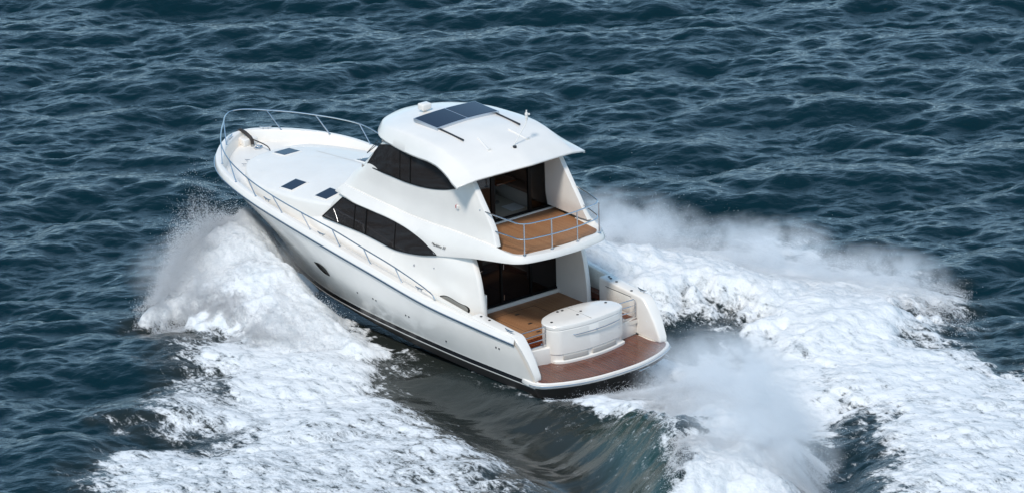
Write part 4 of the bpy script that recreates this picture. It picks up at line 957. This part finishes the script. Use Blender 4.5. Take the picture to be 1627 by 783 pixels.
def plume(name, line, width, hgt, n, label, cat, poly, edge=.5, lean=(0, 0), grow=1.0, rmin=.005, rmax=.014, base_k=1.0):
    """droplets thrown up over a foam mound: dense near the surface, ragged streamers above"""
    P_ = np.array(line, float); seg = np.linalg.norm(np.diff(P_, axis=0), axis=1); c = np.r_[0, np.cumsum(seg)]; u_ = RNG.random(int(n * 3.0)) * c[-1]
    x = np.interp(u_, c, P_[:, 0]); y = np.interp(u_, c, P_[:, 1]); H = np.interp(u_, c, hgt); W_ = np.interp(u_, c, width)
    x = x + RNG.normal(size=len(x)) * W_; y = y + RNG.normal(size=len(x)) * W_
    sdv = sdf_poly(x + .4 * fbm(NT2, x, y, 1.4), y + .4 * fbm(NT3, x, y, 1.4), poly)
    keep = (sdv > -edge * RNG.random(len(x))) & (RNG.random(len(x)) < .045 + .95 * np.exp(-np.maximum(sdv, 0) / .38)); x, y, H, sdv = x[keep][:n], y[keep][:n], H[keep][:n], sdv[keep][:n]
    h0_, cov, *_r = wake(x, y)
    g = np.clip(.55 + .45 * fbm(NT1, x, y, 1.5) + .35 * fbm(NT2, x, y, .45) + .2 * fbm(NT3, x, y, .2), .05, 2.4)
    e = RNG.random(len(x)); zz = h0_ * base_k + H * g * np.minimum(.22 * -np.log(1 - .98 * e), 1.0) * sst(sdv, -edge * 1.2, edge * 1.6) + .02
    far_ = RNG.random(len(x)) < .05; zz = np.where(far_, zz + H * .5 * RNG.exponential(.5, len(x)), zz)
    x = x + lean[0] * e * H * g; y = y + lean[1] * e * H * g
    x = x + np.where(far_, RNG.normal(size=len(x)) * .18, 0); y = y + np.where(far_, RNG.normal(size=len(x)) * .18, 0)
    # nothing inside the hull
    inside = (x > -.75) & (x < 15.9) & (np.abs(y) < np.where(x < 9, 2.3, 2.3 * np.clip((15.2 - x) / 6.2, 0, 1)) + .0) & (zz > -.2)
    if name == 'stern_spray': inside = (x > .05) & (x < 15.9) & (np.abs(y) < 2.3) | (x > -.8) & (zz > .36) & (np.abs(y) < 2.4)
    rad = rmin + (rmax - rmin) * RNG.random(len(x)) ** 3
    k = ~inside
    return droplets(name, np.stack([x, y, zz], 1)[k], rad[k], label, cat)
plume('bow_spray', [(14.3,.6),(13.2,1.5),(12.3,3.0),(11.3,4.8),(9.6,4.6),(8.0,3.8)], [.35,.8,1.0,.9,1.0,1.0], [1.3,1.5,1.3,.9,.7,.5], 400000,
      'white spray thrown up by the bow on the port side', 'spray', PORT_BOW, edge=.4, lean=(.15, .2))
plume('wash_spray', [(11.5,-4),(10.0,-6.5),(8.0,-7.5),(6.2,-8.5),(4.0,-8.8),(2.0,-9.5),(.5,-10.8)], [.9,1.2,1.4,1.5,1.6,1.4,1.1], [1.4,1.6,1.4,1.2,1.0,.8,.5], 400000,
      'white spray standing up beyond the stern on the starboard side', 'spray', STBD, edge=.45, lean=(.1, -.2))
plume('stern_spray', [(-1.2,.2),(-3.0,.1),(-4.5,.4),(-6.0,1.1),(-8.0,2.2),(-10,3.8)], [.8,1.0,1.1,1.1,1.1,1.1], [.15,.4,.8,1.1,1.1,1.0], 400000,
      'churned white plume rising right behind the swim platform', 'spray', STERN, edge=.4, lean=(-.1, -.1))

# soft mist hanging over the plumes: small bodies of fine droplets (volumes)
def mist(name, c, r, dens, label, seed, rot=0.0):
    m = bpy.data.materials.new(name + '_air'); m.use_nodes = True; nn = m.node_tree.nodes; nn.remove(nn['Principled BSDF'])
    pv = nn.new('ShaderNodeVolumePrincipled'); pv.inputs['Color'].default_value = (.995, .997, 1, 1); pv.inputs['Anisotropy'].default_value = .1
    tc_ = nn.new('ShaderNodeTexCoord'); ln = nn.new('ShaderNodeVectorMath'); ln.operation = 'LENGTH'; L(m, tc_.outputs['Object'], ln.inputs[0])
    fall = math_node(m, 'SUBTRACT', 1.0, ln.outputs['Value'], clamp=True)
    gp = nn.new('ShaderNodeNewGeometry'); no = nn.new('ShaderNodeTexNoise'); no.inputs['Scale'].default_value = 1.5; no.inputs['Detail'].default_value = 5; no.inputs['Roughness'].default_value = .62; L(m, gp.outputs['Position'], no.inputs['Vector'])
    nz_ = math_node(m, 'MULTIPLY', math_node(m, 'SUBTRACT', no.outputs['Fac'], .40), 5.0, clamp=True)
    d_ = math_node(m, 'MULTIPLY', math_node(m, 'MULTIPLY', math_node(m, 'POWER', fall, 1.3), nz_), dens)
    L(m, d_, pv.inputs['Density']); L(m, pv.outputs[0], nn['Material Output'].inputs['Volume'])
    bm = bmesh.new(); bmesh.ops.create_icosphere(bm, subdivisions=4, radius=1.0); me = bpy.data.meshes.new(name); bm.to_mesh(me); bm.free(); me.materials.append(m)
    o = bpy.data.objects.new(name, me); C.objects.link(o); o.location = c; o.scale = r; o.rotation_euler = (0, 0, rot); o['kind'] = 'stuff'; o['label'] = label; o['category'] = 'mist'
bpy.context.scene.cycles.volume_bounces = 6; bpy.context.scene.cycles.volume_step_rate = 2.0; bpy.context.scene.cycles.volume_max_steps = 128
mist('spray_mist', (12.2, 3.2, .7), (2.9, 2.6, 1.3), 2.6, 'soft white mist over the port bow spray', 1, .5)
mist('spray_mist', (8.6, -7.4, .7), (3.2, 2.0, 1.45), 3.2, 'soft white mist over the spray beyond the cockpit', 2, .7)
mist('spray_mist', (1.6, -11.2, .4), (2.4, 1.6, 1.0), 2.5, 'soft white mist over the far tip of the starboard wash', 7, .3)
mist('spray_mist', (4.6, -9.6, .6), (3.0, 1.9, 1.25), 3.0, 'soft white mist over the outer starboard wash', 3, .3)
mist('spray_mist', (-4.6, -.2, .8), (3.4, 2.3, 1.7), 3.0, 'soft white mist over the plume behind the swim platform', 4, -.3)
mist('spray_mist', (-8.6, 2.4, .9), (3.0, 2.4, 1.6), 3.0, 'soft white mist over the plume at the bottom of the wake', 5, -.5)
mist('spray_mist', (-.8, -4.2, .1), (2.0, 1.3, .8), 1.6, 'thin mist beside the starboard corner of the platform', 6, 0)
